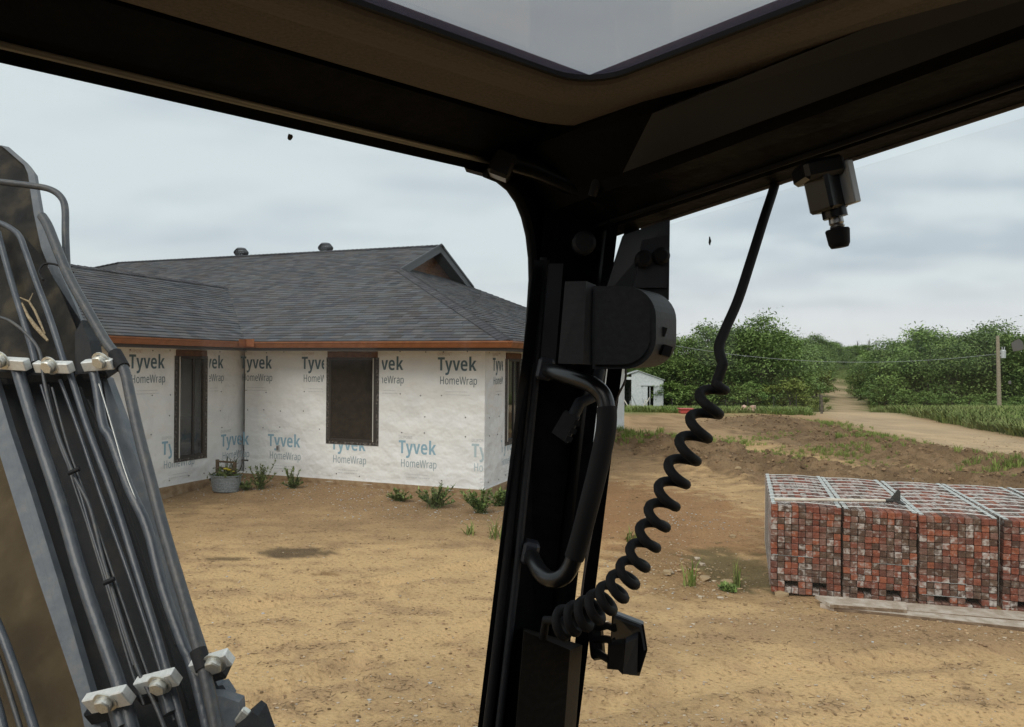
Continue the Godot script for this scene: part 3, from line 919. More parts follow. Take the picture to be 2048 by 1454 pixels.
func make_house() -> void:
	rng.seed = 13
	var at := Vector3(-0.475, 0, -13.2)
	var turn := -asin(0.3486)
	var h := thing("house", "single storey house wrapped in white weather membrane under a dark shingle roof", "house", at, turn)
	var inv := Transform3D(Basis(Vector3.UP, turn), at).affine_inverse()
	var eye := inv * EYE
	var WF := 7.6          # how far the wing reaches forward
	# slab
	var s := MB.new()
	s.bx(Vector3(-21.0, -0.35, -11.8), Vector3(0.03, 0.2, -0.005 + 0.02))
	s.bx(Vector3(-10.9, -0.35, 0.016), Vector3(WING + 0.03, 0.2, WF))
	part("foundation", s, M.concrete, h)
	# walls of the shell, each with its own window opening
	var wy0 := 0.205
	var wy1 := 2.66
	var w1 := MB.new()
	wall_with_hole(w1, Vector3(WING + 0.12, 0, 0), Vector3(0, 0, 0), wy0, wy1, Vector3(0, 0, -0.12), -3.268 - WING - 0.12 + 0.05, -2.132 - WING - 0.12 - 0.05, 0.93, 2.52)
	part("wall", w1, M.wrap, h)
	var w2 := MB.new()
	wall_with_hole(w2, Vector3(0, 0, -0.121), Vector3(0, 0, -11.7), wy0, wy1, Vector3(-0.12, 0, 0), 0.93, 1.7, 0.93, 2.52)
	part("wall", w2, M.wrap, h)
	var w3 := MB.new()
	wall_with_hole(w3, Vector3(WING, 0, WF), Vector3(WING, 0, -0.12), wy0, wy1, Vector3(-0.12, 0, 0), WF - 1.66, WF - 0.96, 0.655, 2.52)
	part("wall", w3, M.wrap, h)
	var w4 := MB.new()
	w4.bx(Vector3(-21.0, wy0, -11.82), Vector3(0, wy1, -11.702))
	w4.bx(Vector3(-21.12, wy0, -11.7), Vector3(-21.0, wy1, 0))
	w4.bx(Vector3(-21.0, wy0, -0.12), Vector3(-11.02, wy1, 0))
	w4.bx(Vector3(-11.02, wy0, -0.12), Vector3(-10.9, wy1, WF))
	w4.bx(Vector3(-10.9, wy0, WF - 0.12), Vector3(WING - 0.121, wy1, WF))
	part("wall", w4, M.wrap, h)
	var rm := MB.new()
	rm.bx(Vector3(-20.9, 0.19, -11.6), Vector3(-0.2, 0.215, -0.2))
	rm.bx(Vector3(-20.9, wy1 - 0.06, -11.6), Vector3(-0.13, wy1 - 0.02, -0.13))
	rm.bx(Vector3(-6.2, 0.22, -4.1), Vector3(-0.13, 2.6, -4.0))
	rm.bx(Vector3(-10.8, 0.22, 4.0), Vector3(WING - 0.13, 2.6, 4.1))
	part("inner_partition", rm, M.room, h)
	# print of the membrane
	var xf1 := Transform3D(Basis(), Vector3(0, 0, 0.003))
	var cut1 := [-3.33, -2.07, 0.87, 2.66]
	for k in 4:
		logo(h, -5.30 + 1.46 * k, 0, WING + 0.01, -0.01, cut1, xf1)
	for k in 4:
		logo(h, -4.62 + 1.46 * k, 1, WING + 0.01, -0.01, cut1, xf1, k == 3)
	logo(h, -5.84, 1, WING + 0.01, -0.01, cut1, xf1)
	var xf2 := Transform3D(Basis(Vector3(0, 0, -1), Vector3.UP, Vector3(1, 0, 0)), Vector3(0.003, 0, 0))
	for k in 4:
		logo(h, 0.36 + 1.46 * k, 0, 0.01, 11.0, [0.87, 1.76, 0.87, 2.66], xf2)
		logo(h, 0.80 + 1.46 * k, 1, 0.01, 11.0, [0.87, 1.76, 0.87, 2.66], xf2, true)
	# wing: local x of the print runs from the viewer towards the inner corner
	var xf3 := Transform3D(Basis(Vector3(0, 0, -1), Vector3.UP, Vector3(1, 0, 0)), Vector3(WING + 0.003, 0, 0))
	for k in 5:
		logo(h, -2.70 - 1.46 * 2 + 1.46 * k, 0, -7.5, -0.01, [-1.76, -0.86, 0.60, 2.66], xf3)
		logo(h, -1.99 - 1.46 * 3 + 1.46 * k, 1, -7.5, -0.01, [-1.76, -0.86, 0.60, 2.66], xf3)
	# cap nails
	var dots := MB.new()
	for w in [[xf1, WING + 0.2, -0.1, cut1], [xf3, -7.4, -0.1, [-1.76, -0.86, 0.60, 2.66]], [xf2, 0.2, 5.0, [0.87, 1.76, 0.87, 2.66]]]:
		var u: float = w[1]
		while u < w[2]:
			for y in [0.30, 1.14, 1.46, 1.84, 2.62]:
				var p := Vector2(u + rng.randf_range(-0.06, 0.06), y + rng.randf_range(-0.02, 0.02))
				var c: Array = w[3]
				if p.x > c[0] - 0.04 and p.x < c[1] + 0.04 and p.y > c[2] - 0.04: continue
				if rng.randf() < 0.2: continue
				var o: Transform3D = w[0] * Transform3D(Basis(Vector3.RIGHT, PI / 2), Vector3(p.x, p.y, 0.0))
				dots.lathe(o, [Vector2(0.011, 0.0), Vector2(0.011, 0.004), Vector2(0.001, 0.006)], 7)
			u += rng.randf_range(0.36, 0.5)
	stuff(part("cap_nails", dots, M.rubber, h))
	# small flap cut in the wrap for an outlet
	var fb := MB.new()
	fb.box(Transform3D(Basis(), Vector3(-4.37, 0.74, 0.012)), Vector3(0.075, 0.115, 0.024), 0.004)
	var ob := part("outlet_box", fb, M.tin, h)
	var fb2 := MB.new()
	fb2.box(Transform3D(Basis(), Vector3(-4.375, 0.74, 0.026)), Vector3(0.045, 0.08, 0.006))
	part("cover_plate", fb2, M.room, ob)
	# lower hem of the wrap, folded out a little
	var hem := MB.new()
	for w in [[xf1, WING, 0.03], [xf3, -WF, 0.0], [xf2, -0.03, 11.0]]:
		var seg := 0.16
		var u: float = w[1]
		while u < w[2] - 0.01:
			var u2: float = minf(u + seg, w[2])
			var o0 := 0.006 + 0.007 * (0.5 + 0.5 * sin(u * 5.1 + 1.3 * sin(u * 2.3)))
			var o1 := 0.006 + 0.007 * (0.5 + 0.5 * sin(u2 * 5.1 + 1.3 * sin(u2 * 2.3)))
			var xf: Transform3D = w[0]
			hem.quad(xf * Vector3(u, 0.15, o0), xf * Vector3(u2, 0.15, o1), xf * Vector3(u2, 0.235, 0.002), xf * Vector3(u, 0.235, 0.002))
			u = u2
	part("wrap_hem", hem, M.wrap, h)
	# windows
	window_unit(h, Transform3D(Basis(), Vector3(-3.268 + 0.05, 0.93, 0)), 1.036, 1.59, true)
	window_unit(h, Transform3D(Basis(Vector3(0, 0, -1), Vector3.UP, Vector3(1, 0, 0)), Vector3(WING, 0.655, 1.66)), 0.70, 1.865, false)
	window_unit(h, Transform3D(Basis(Vector3(0, 0, -1), Vector3.UP, Vector3(1, 0, 0)), Vector3(0, 0.93, -0.121 - 0.93)), 0.77, 1.59, false)
	# soffit, fascia, gutters
	var so := MB.new()
	so.bx(Vector3(-21.8, wy1, -12.4), Vector3(OVER - 0.03, wy1 + 0.02, OVER - 0.03))
	so.bx(Vector3(-11.58, wy1, OVER - 0.03), Vector3(WING + OVER - 0.03, wy1 + 0.02, WF + 0.3))
	part("soffit", so, M.soffit, h)
	var fa := MB.new()
	fa.bx(Vector3(WING + OVER - 0.03, wy1 - 0.03, OVER - 0.03), Vector3(OVER, EAVE - 0.02, OVER))
	fa.bx(Vector3(OVER - 0.03, wy1 - 0.03, -12.5), Vector3(OVER, EAVE - 0.02, OVER - 0.031))
	fa.bx(Vector3(WING + OVER - 0.03, wy1 - 0.03, OVER + 0.001), Vector3(WING + OVER, EAVE - 0.02, WF + 0.3))
	part("fascia", fa, M.soffit, h)
	var prof := [Vector2(0.0, 0.0), Vector2(0.075, 0.0), Vector2(0.09, 0.03), Vector2(0.11, 0.075), Vector2(0.125, 0.085), Vector2(0.125, 0.11), Vector2(0.112, 0.11), Vector2(0.0, 0.10)]
	var g1 := MB.new()
	var gy := EAVE - 0.115
	var prof3 := func(o: Vector3, out: Vector3, mit: Vector3) -> Array:
		return prof.map(func(p): return o + out * p.x + mit * p.x + Vector3.UP * p.y)
	g1.loft(prof3.call(Vector3(WING + OVER, gy, OVER), Vector3(0, 0, 1), Vector3(1, 0, 0)), prof3.call(Vector3(OVER, gy, OVER), Vector3(0, 0, 1), Vector3(1, 0, 0)))
	part("gutter", g1, M.gutter, h)
	var g2 := MB.new()
	g2.loft(prof3.call(Vector3(OVER, gy, OVER), Vector3(1, 0, 0), Vector3(0, 0, 1)), prof3.call(Vector3(OVER, gy, -12.5), Vector3(1, 0, 0), Vector3.ZERO))
	part("gutter", g2, M.gutter, h)
	var g3 := MB.new()
	g3.loft(prof3.call(Vector3(WING + OVER, gy, WF + 0.3), Vector3(1, 0, 0), Vector3.ZERO), prof3.call(Vector3(WING + OVER, gy, OVER), Vector3(1, 0, 0), Vector3(0, 0, 1)))
	part("gutter", g3, M.gutter, h)
	var gg := MB.new()
	gg.bx(Vector3(WING + OVER + 0.08, gy + 0.02, OVER + 0.128), Vector3(WING + OVER + 0.32, EAVE + 0.045, OVER + 0.137))
	gg.bx(Vector3(WING + OVER + 0.128, gy + 0.021, OVER + 0.1375), Vector3(WING + OVER + 0.137, EAVE + 0.04, OVER + 0.32))
	part("splash_guard", gg, M.gutter, h)
	# roof deck
	var RZ := -5.92
	var roof_h := func(run: float) -> float: return EAVE + PITCH * run
	var wr := WING + OVER            # right eave of the wing
	var wl := wr - 7.0
	var wm := wr - 3.5
	var deck := MB.new()
	var pt := func(x: float, z: float, run: float) -> Vector3: return Vector3(x, EAVE + PITCH * run, z)
	var ry: float = OVER - RZ
	var fan := func(a: Array) -> void:
		for i in range(1, a.size() - 1): deck.tri(a[0], a[i], a[i + 1])
	fan.call([pt.call(-15.19, RZ, ry), pt.call(wm, -2.8, 3.5), pt.call(wr, OVER, 0), pt.call(OVER, OVER, 0), pt.call(-3.78, -3.78, 4.48), pt.call(-3.78, RZ, ry)])
	fan.call([pt.call(-15.19, RZ, ry), pt.call(-21.81, OVER, 0), pt.call(wl, OVER, 0), pt.call(wm, -2.8, 3.5)])
	fan.call([pt.call(OVER, OVER, 0), pt.call(OVER, -12.54, 0), pt.call(-4.2, -7.64, 4.9), pt.call(-4.2, -4.2, 4.9)])
	fan.call([pt.call(-15.19, RZ, ry), pt.call(-3.78, RZ, ry), pt.call(-3.78, -8.06, 4.48), pt.call(OVER, -12.54, 0), pt.call(-21.81, -12.54, 0)])
	fan.call([pt.call(-15.19, RZ, ry), pt.call(-21.81, -12.54, 0), pt.call(-21.81, OVER, 0)])
	fan.call([pt.call(wr, OVER, 0), pt.call(wm, -2.8, 3.5), pt.call(wm, WF + 0.3, 3.5), pt.call(wr, WF + 0.3, 0)])
	fan.call([pt.call(wl, OVER, 0), pt.call(wl, WF + 0.3, 0), pt.call(wm, WF + 0.3, 3.5), pt.call(wm, -2.8, 3.5)])
	deck.tri(pt.call(wr, WF + 0.28, 0), pt.call(wm, WF + 0.28, 3.5), pt.call(wl, WF + 0.28, 0))
	var roof := part("roof", deck, M.roof_deck, h)
	# shingles, each a piece; the largest ones in view as parts of their own
	var mine := []
	var none := MB.new()
	shingle_face(PackedVector2Array([Vector2(-15.19, RZ), Vector2(-3.78, RZ), Vector2(-3.78, -3.78), Vector2(OVER, OVER), Vector2(wr, OVER), Vector2(wm, -2.8), Vector2(-12.0, -2.8)]), Vector2(0, OVER), Vector2(1, 0), Vector2(0, -1), none, mine, eye)
	shingle_face(PackedVector2Array([Vector2(OVER, OVER), Vector2(-4.15, -4.15), Vector2(-4.15, -7.7), Vector2(OVER, -12.5)]), Vector2(OVER, 0), Vector2(0, 1), Vector2(-1, 0), none, mine, eye)
	shingle_face(PackedVector2Array([Vector2(wr, OVER), Vector2(wm, -2.8), Vector2(wm, WF + 0.3), Vector2(wr, WF + 0.3)]), Vector2(wr, 0), Vector2(0, 1), Vector2(-1, 0), none, mine, eye)
	mine.sort_custom(func(a, b): return a[0] < b[0])
	var rest := MB.new()
	var single := 0
	for s2 in mine:
		var mb: MB = s2[1]
		# those on the main slope above the eave stand largest in the clear
		var p: Vector3 = mb.v[0]
		if single < 280 and p.z < 0.75 and p.z > -2.0 and p.x > -4.4 and p.x < 0.6 and p.x < p.z + 0.05:
			part("shingle", mb, M.shingle, roof)
			single += 1
		else:
			rest.v.append_array(mb.v); rest.n.append_array(mb.n); rest.c.append_array(mb.c); rest.uv.append_array(mb.uv)
	stuff(part("shingle_courses", rest, M.shingle, roof))
	# hip and ridge caps
	var caps := [[Vector3(OVER, EAVE, OVER), pt.call(-3.78, -3.78, 4.48)], [pt.call(-3.7, RZ, ry), pt.call(-15.19, RZ, ry)], [pt.call(wm, WF + 0.3, 3.5), pt.call(wm, -2.7, 3.5)], [pt.call(-15.19, RZ, ry), pt.call(-21.8, OVER, 0)]]
	for ci in caps.size():
		var a: Vector3 = caps[ci][0]
		var b: Vector3 = caps[ci][1]
		var L := a.distance_to(b)
		var t := (b - a) / L
		var side := t.cross(Vector3.UP).normalized()
		var cm := MB.new()
		var k := 0.0
		while k < L:
			var g := rng.randf_range(0.06, 0.10)
			cm.col = Color(g, g, g + 0.006)
			var p := a + t * k + Vector3.UP * 0.035
			var q := a + t * minf(k + 0.2, L) + Vector3.UP * 0.022
			var dn := Vector3.DOWN * (0.045 if ci in [0, 3] else 0.062)
			for sgn in [-1.0, 1.0]:
				var e: Vector3 = side * 0.15 * sgn + dn
				cm.quad(p, q, q + e, p + e)
				cm.quad(p, p + e, p + e + Vector3.DOWN * 0.02, p + Vector3.DOWN * 0.02)
			k += 0.145
		part("ridge_cap" if ci in [1, 2] else "hip_cap", cm, M.shingle, roof)
	# the little gable at the right end of the ridge: rake boards, boarded face set back
	var gx := -3.78
	var top: Vector3 = pt.call(gx, RZ, ry)
	var gb := MB.new()
	for sgn in [-1.0, 1.0]:
		var foot: Vector3 = pt.call(gx, RZ - sgn * 2.2, ry - 2.2)
		var lo := Vector3.DOWN * 0.2
		gb.prism([top + Vector3(0.03, 0.03, 0), foot + Vector3(0.03, 0.03, 0), foot + Vector3(0.03, -0.17, 0), top + lo + Vector3(0.03, 0.02, 0)], Vector3(-0.035, 0, 0))
		gb.prism([top + Vector3(0.06, 0.055, 0), foot + Vector3(0.06, 0.055, 0), foot + Vector3(0.06, 0.005, 0), top + Vector3(0.06, 0.0, 0)], Vector3(-0.03, 0, 0))
	part("rake_board", gb, M.fascia, roof)
	var under := MB.new()
	for sgn in [-1.0, 1.0]:
		var foot: Vector3 = pt.call(gx, RZ - sgn * 2.3, ry - 2.3)
		under.prism([top + Vector3(-0.01, -0.03, 0), foot + Vector3(-0.01, -0.03, 0), foot + Vector3(-0.45, -0.03, 0), top + Vector3(-0.45, -0.03, 0)], Vector3(0, -0.03, 0))
	part("gable_soffit", under, M.soffit, roof)
	for k in 8:
		var y0 := top.y - 1.02 + 0.125 * k
		var y1 := y0 + 0.119
		var hw0: float = (top.y - 0.05 - y0) / PITCH
		var hw1: float = maxf(0.05, (top.y - 0.05 - y1) / PITCH)
		if hw0 < 0.1: break
		var bd := MB.new()
		bd.prism([Vector3(gx - 0.40, y0, RZ + hw0), Vector3(gx - 0.40, y0, RZ - hw0), Vector3(gx - 0.40, y1, RZ - hw1), Vector3(gx - 0.40, y1, RZ + hw1)], Vector3(-0.02, 0, 0))
		part("gable_board", bd, M.wood_gable, roof)
	# turbine vents on the ridge
	for px in [-10.55, -7.55]:
		var tv := MB.new()
		var o := Vector3(px, EAVE + PITCH * ry + 0.0, RZ - 0.25)
		tv.lathe(Transform3D(Basis(), o), [Vector2(0.16, -0.25), Vector2(0.16, 0.05)], 14)
		var v := part("turbine_vent", tv, M.iron, h)
		for k in 18:
			var f := TAU * k / 18
			var fin := MB.new()
			var pts := []
			for j in 6:
				var t := j / 5.0
				var r := 0.15 + 0.07 * sin(PI * t)
				var g := f + t * 0.7
				pts.append([o + Vector3(cos(g) * r, 0.05 + 0.2 * t, sin(g) * r), o + Vector3(cos(g + 0.27) * (r - 0.025), 0.05 + 0.2 * t, sin(g + 0.27) * (r - 0.025))])
			for j in 5:
				fin.quad(pts[j][0], pts[j][1], pts[j + 1][1], pts[j + 1][0])
			part("fin", fin, M.fascia, v)
		var cap := MB.new()
		cap.lathe(Transform3D(Basis(), o), [Vector2(0.165, 0.245), Vector2(0.12, 0.29), Vector2(0.0, 0.31)], 14)
		part("cap", cap, M.fascia, v)

# ---------------------------------------------------------------- excavator: the cab around the viewer, and its boom
# cab axes: a runs along the wall with the big left window, b along the wall with the right window, both from the corner post K
const KX := 0.113
const KD := 1.113
func Q(a: float, b: float, y: float) -> Vector3:
	return EYE + Vector3(KX - 0.7615 * a + 0.648 * b, y, -KD + 0.648 * a + 0.7615 * b)

# where the line of sight through a pixel meets the window wall a (b = off) or the window wall b (a = off)
func on_a(px: float, py: float, off := 0.0) -> Vector3:
	var dir := (P(px, py, 1.0) - EYE)
	var n := Vector3(0.648, 0, 0.7615)
	var k := (Q(0, off, 0) - EYE).dot(n) / dir.dot(n)
	return EYE + dir * k

func on_b(px: float, py: float, off := 0.0) -> Vector3:
	var dir := (P(px, py, 1.0) - EYE)
	var n := Vector3(-0.7615, 0, 0.648)
	var k := (Q(off, 0, 0) - EYE).dot(n) / dir.dot(n)
	return EYE + dir * k

func smooth_line(pts: Array, per := 6) -> Array:
	var out := []
	for i in pts.size() - 1:
		var p0: Vector3 = pts[maxi(0, i - 1)]
		var p1: Vector3 = pts[i]
		var p2: Vector3 = pts[i + 1]
		var p3: Vector3 = pts[mini(pts.size() - 1, i + 2)]
		for k in per:
			out.append(p1.cubic_interpolate(p2, p0, p3, float(k) / per))
	out.append(pts[-1])
	return out

func px_line(list: Array, d) -> Array:
	var out := []
	for i in list.size():
		out.append(P(list[i][0], list[i][1], d[i] if d is Array else d))
	return out

func make_cab(ex: Node3D) -> void:
	var A := Vector3(-0.7615, 0, 0.648)
	var B := Vector3(0.648, 0, 0.7615)
	var AL := 1.75
	var BL := 1.65
	var TOP := 0.326
	# header over the left window
	var pa := [[-0.06, 0.292], [0.0, 0.252], [0.006, 0.262], [0.02, 0.272], [0.08, 0.296], [0.08, TOP], [-0.06, TOP]]
	var m := MB.new()
	m.loft(pa.map(func(p): return Q(-0.05, p[0], p[1])), pa.map(func(p): return Q(AL, p[0], p[1] + 0.008)))
	part("cab_header", m, M.black, ex)
	m = MB.new()
	m.tube([Q(0.15, 0.009, 0.2655), Q(AL, 0.009, 0.2735)], 0.0042, 8)
	part("header_highlight", m, M.trim_highlight, ex)  # pale colour paints in the highlight along the rubber trim
	# header over the right window, its lower edge rising towards the rear
	var pb := [[-0.06, 0.04], [0.0, 0.0], [0.03, 0.004], [0.034, 0.012], [0.10, 0.03], [0.11, 0.045], [0.165, 0.098], [0.165, 0.4], [-0.06, 0.4]]
	m = MB.new()
	var hy := func(f: float, b: float) -> float:
		var q := minf(b, 0.8)
		return minf(0.179 + 0.12 * q + f * lerpf(1.0, 0.5, q / 0.8), TOP)
	for seg in [[0.0, 0.8], [0.8, BL]]:
		m.loft(pb.map(func(p): return Q(p[0], seg[1], hy.call(p[1], seg[1]))), pb.map(func(p): return Q(p[0], seg[0], hy.call(p[1], seg[0]))))
	part("cab_header", m, M.black, ex)
	m = MB.new()
	m.tube([Q(0.0, 0.10, hy.call(0.0, 0.1) + 0.001), Q(0.0, 0.8, hy.call(0.0, 0.8) + 0.001), Q(0.0, BL, hy.call(0.0, BL) + 0.001)], 0.0035, 8)
	part("header_highlight", m, M.lining, ex)  # tan line painted in for light catching the header edge
	m = MB.new()
	m.tube([Q(0.036, 0.05, hy.call(0.012, 0.05)), Q(0.036, 0.8, hy.call(0.012, 0.8)), Q(0.036, BL, hy.call(0.012, BL))], 0.004, 6)
	part("seal_bead", m, M.rubber, ex)
	# grey cover let into that header
	m = MB.new()
	m.prism([Q(0.112, 0.17, hy.call(0.047, 0.17)), Q(0.112, 0.78, hy.call(0.047, 0.78)), Q(0.155, 0.78, hy.call(0.0884, 0.78)), Q(0.155, 0.25, hy.call(0.0884, 0.25))].map(func(p): return p + Vector3(0, -0.004, 0) + A * 0.004), Vector3(0, -0.004, 0) + A * 0.004)
	part("header_cover", m, M.panel_grey, ex)
	# roof lining with a rolled lip round the hatch opening
	var a0 := 0.238
	var b0 := 0.228
	var a1 := 1.35
	var b1 := 1.25
	var ring := func(grow: float, y: float, r: float) -> Array:
		var out := []
		var cs := [[a0 - grow, b0 - grow, PI], [a1 + grow, b0 - grow, 1.5 * PI], [a1 + grow, b1 + grow, 0.0], [a0 - grow, b1 + grow, 0.5 * PI]]
		for c in cs:
			var ca: float = c[0] + r if c[0] < 0.8 else c[0] - r
			var cb: float = c[1] + r if c[1] < 0.7 else c[1] - r
			for k in 7:
				var f: float = c[2] + PI / 2 * k / 6
				out.append(Q(ca + cos(f) * r, cb + sin(f) * r, y))
		return out
	var levels := [[0.0, 0.292, 0.05], [0.004, 0.287, 0.052], [0.013, 0.2845, 0.058], [0.028, 0.2845, 0.066], [0.05, 0.288, 0.075], [0.062, 0.2915, 0.08], [0.085, 0.2905, 0.09], [0.115, 0.290, 0.10], [0.128, 0.296, 0.11], [0.16, 0.308, 0.12]]
	m = MB.new()
	var prev := []
	for l in levels:
		var r: Array = ring.call(l[0], l[1], l[2])
		if prev:
			for k in r.size():
				var j := (k + 1) % r.size()
				m.quad(prev[k], prev[j], r[j], r[k])
		prev = r
	part("roof_lining", m, M.lining, ex)
	m = MB.new()
	var r1: Array = ring.call(0.001, 0.290, 0.05)
	var r2: Array = ring.call(0.001, 0.2975, 0.05)
	var r3: Array = ring.call(-0.005, 0.2895, 0.047)
	for k in r1.size():
		var j := (k + 1) % r1.size()
		m.quad(r1[k], r1[j], r2[j], r2[k]); m.quad(r3[k], r3[j], r1[j], r1[k])
	part("hatch_seal", m, M.rubber, ex)
	m = MB.new()
	m.prism([Q(a0 - 0.045, b0 - 0.045, 0.298), Q(a1 + 0.045, b0 - 0.045, 0.298), Q(a1 + 0.045, b1 + 0.045, 0.298), Q(a0 - 0.045, b1 + 0.045, 0.298)], Vector3(0, 0.005, 0))
	part("roof_hatch_pane", m, M.roof_glass, ex)
	m = MB.new()
	for s in [[-0.06, a0 - 0.028, -0.06, BL + 0.06], [a1 + 0.028, AL + 0.06, -0.06, BL + 0.06], [a0 - 0.028, a1 + 0.028, -0.06, b0 - 0.028], [a0 - 0.028, a1 + 0.028, b1 + 0.028, BL + 0.06]]:
		m.prism([Q(s[0], s[2], 0.308), Q(s[1], s[2], 0.308), Q(s[1], s[3], 0.308), Q(s[0], s[3], 0.308)], Vector3(0, 0.012, 0))
	part("cab_roof", m, M.black, ex)
	# floor, lower panels and two unseen rear walls, shaped windowless to dim cab and reflections
	m = MB.new()
	m.prism([Q(-0.06, -0.06, -1.40), Q(AL + 0.06, -0.06, -1.40), Q(AL + 0.06, BL + 0.06, -1.40), Q(-0.06, BL + 0.06, -1.40)], Vector3(0, -0.06, 0))
	part("cab_floor", m, M.rubber, ex)
	m = MB.new()
	m.prism([Q(-0.05, -0.01, -1.39), Q(AL, -0.01, -1.39), Q(AL, -0.01, -0.95), Q(-0.05, -0.01, -0.95)], B * -0.04)
	m.prism([Q(-0.01, 0.0, -1.39), Q(-0.01, BL, -1.39), Q(-0.01, BL, -0.70), Q(-0.01, 0.0, -0.70)], A * -0.04)
	part("cab_side", m, M.black, ex)
	m = MB.new()
	var wall2 := func(a: Vector3, b: Vector3, thick: Vector3, lo: float, hi: float, y0: float, y1: float) -> void:
		var e := b - a
		var up := Vector3.UP
		m.prism([a, b, b + up * y0, a + up * y0], thick)
		m.prism([a + up * y1, b + up * y1, b + up * 1.72, a + up * 1.72], thick)
		m.prism([a + up * (y0 + 0.001), a + e * lo + up * (y0 + 0.001), a + e * lo + up * (y1 - 0.001), a + up * (y1 - 0.001)], thick)
		m.prism([a + e * hi + up * (y0 + 0.001), b + up * (y0 + 0.001), b + up * (y1 - 0.001), a + e * hi + up * (y1 - 0.001)], thick)
	wall2.call(Q(AL, 0.0, -1.395), Q(AL, BL, -1.395), A * 0.05, 0.5, 0.5, 1.0, 1.45)
	wall2.call(Q(0.0, BL, -1.395), Q(AL - 0.01, BL, -1.395), B * 0.05, 0.5, 0.5, 1.1, 1.4)
	part("cab_rear_closed", m, M.black, ex)
	# window panes
	m = MB.new()
	m.prism([Q(0.05, -0.035, -0.94), Q(AL, -0.035, -0.94), Q(AL, -0.035, 0.30), Q(0.05, -0.035, 0.30)], B * -0.005)
	var pane := part("left_window_pane", m, M.cab_glass, ex)
	m = MB.new()
	m.prism([Q(-0.035, 0.05, -0.69), Q(-0.035, BL, -0.69), Q(-0.035, BL, 0.36), Q(-0.035, 0.05, 0.19)], A * -0.005)
	var pane2 := part("right_window_pane", m, M.cab_glass, ex)
	for s in [[580, 274, 5, 7, 0], [1420, 482, 2.5, 9, 1], [2035, 690, 15, 13, 1], [2020, 765, 3, 4, 1]]:
		var sm := MB.new()
		var pl := []
		for k in 9:
			var f := TAU * k / 9
			var rr := rng.randf_range(0.7, 1.15)
			pl.append(on_b(s[0] + cos(f) * s[2] * rr, s[1] + sin(f) * s[3] * rr, -0.034) if s[4] else on_a(s[0] + cos(f) * s[2] * rr, s[1] + sin(f) * s[3] * rr, -0.034))
		sm.prism(pl, (A if s[4] else B) * 0.0006)
		part("splash_mark", sm, M.splat if s[0] > 1500 else M.splat_dark, pane2 if s[4] else pane)
	# corner post: a folded column, leaning as the machine's post does
	var col := func(x0t: float, x1t: float, x0b: float, x1b: float, yt: float, yb: float, d0: float, d1: float, back: float) -> MB:
		var mm := MB.new()
		var t := [P(x0t, yt, d0), P(x1t, yt, d1), P(x1t, yt, d1 + back), P(x0t, yt, d0 + back)]
		var b := [P(x0b, yb, d0), P(x1b, yb, d1), P(x1b, yb, d1 + back), P(x0b, yb, d0 + back)]
		mm.loft(b, t)
		return mm
	# extrapolated downwards to the floor (2830)
	part("corner_post", col.call(1100, 1205, 832, 930, 330, 2740, 1.035, 1.045, 0.10), M.black, ex)
	part("corner_post", col.call(1068, 1100, 800, 832, 520, 2740, 1.0, 1.035, 0.09), M.plastic, ex)
	part("corner_post", col.call(1205, 1228, 930, 955, 330, 2740, 1.06, 1.05, 0.10), M.gloss_black, ex)
	part("corner_post", col.call(1228, 1250, 955, 974, 330, 2740, 1.03, 1.03, 0.12), M.black, ex)
	part("corner_post", col.call(1252, 1282, 976, 1000, 430, 2740, 1.05, 1.045, 0.10), M.black, ex)
	# rounded corner plate between header and post
	var edge := [[930, 336], [965, 346], [992, 356], [1014, 374], [1032, 400], [1045, 432], [1054, 470], [1059, 515], [1060, 560]]
	var poly := []
	for e in edge: poly.append(on_a(e[0] - 1, e[1], 0.002))
	for e in [[1055, 640], [1044, 760], [1028, 920], [1008, 1120], [985, 1320], [966, 1480], [930, 1760]]: poly.append(on_a(e[0] - 1, e[1], 0.002))
	for e in [[990, 1760], [1060, 1320], [1110, 920], [1120, 560], [1200, 520], [1200, 270], [930, 270]]: poly.append(on_a(e[0], e[1], 0.002))
	m = MB.new()
	m.prism(poly, (P(1050, 600, 1.0) - EYE) * 0.03)
	part("corner_plate", m, M.black, ex)
	# seal strip along the opening
	var sl := []
	for e in [[965, 346], [992, 357], [1014, 375], [1032, 401], [1045, 433], [1054, 471], [1059, 516], [1060, 560], [1055, 640], [1044, 760], [1028, 920], [1008, 1120], [985, 1320], [966, 1480], [930, 1760]]:
		sl.append(on_a(e[0] + 6, e[1], 0.008) if e[1] > 330 else on_a(e[0], e[1] - 4, 0.006))
	m = MB.new()
	m.tube(sl, 0.0065, 8)
	part("window_seal", m, M.rubber, ex)
	m = MB.new()
	var sl2 := []
	for p in sl.slice(6): sl2.append(p + P(1040, 727, 1) - P(1024, 727, 1) + B * 0.006)
	m.tube(sl2, 0.005, 8)
	part("window_seal", m, M.plastic, ex)
	# grey strip on the post, lower cover, small label plate
	m = MB.new()
	m.prism([P(1098, 527, 0.995), P(1127, 527, 1.0), P(1110, 735, 1.0), P(1080, 735, 0.995)], Vector3(0, 0, -0.02))
	part("post_strip", m, M.panel_grey, ex)
	m = MB.new()
	m.loft([P(1004, 1800, 0.95), P(1104, 1800, 0.97), P(1124, 1800, 1.03), P(1000, 1800, 1.03)], [P(1048, 1262, 0.95), P(1140, 1300, 0.97), P(1165, 1290, 1.03), P(1046, 1255, 1.03)])
	part("lower_cover", m, M.cover, ex)
	m = MB.new()
	m.prism([P(1195, 738, 1.02), P(1213, 738, 1.02), P(1208, 778, 1.02), P(1192, 774, 1.02)], Vector3(0, 0, -0.01))
	part("label_plate", m, M.panel_grey, ex)
	# latch at the top of the post
	m = MB.new()
	m.tube([P(1003, 318, 0.97), P(1070, 338, 0.98), P(1150, 372, 0.99), P(1212, 402, 1.0)], 0.014, 6)
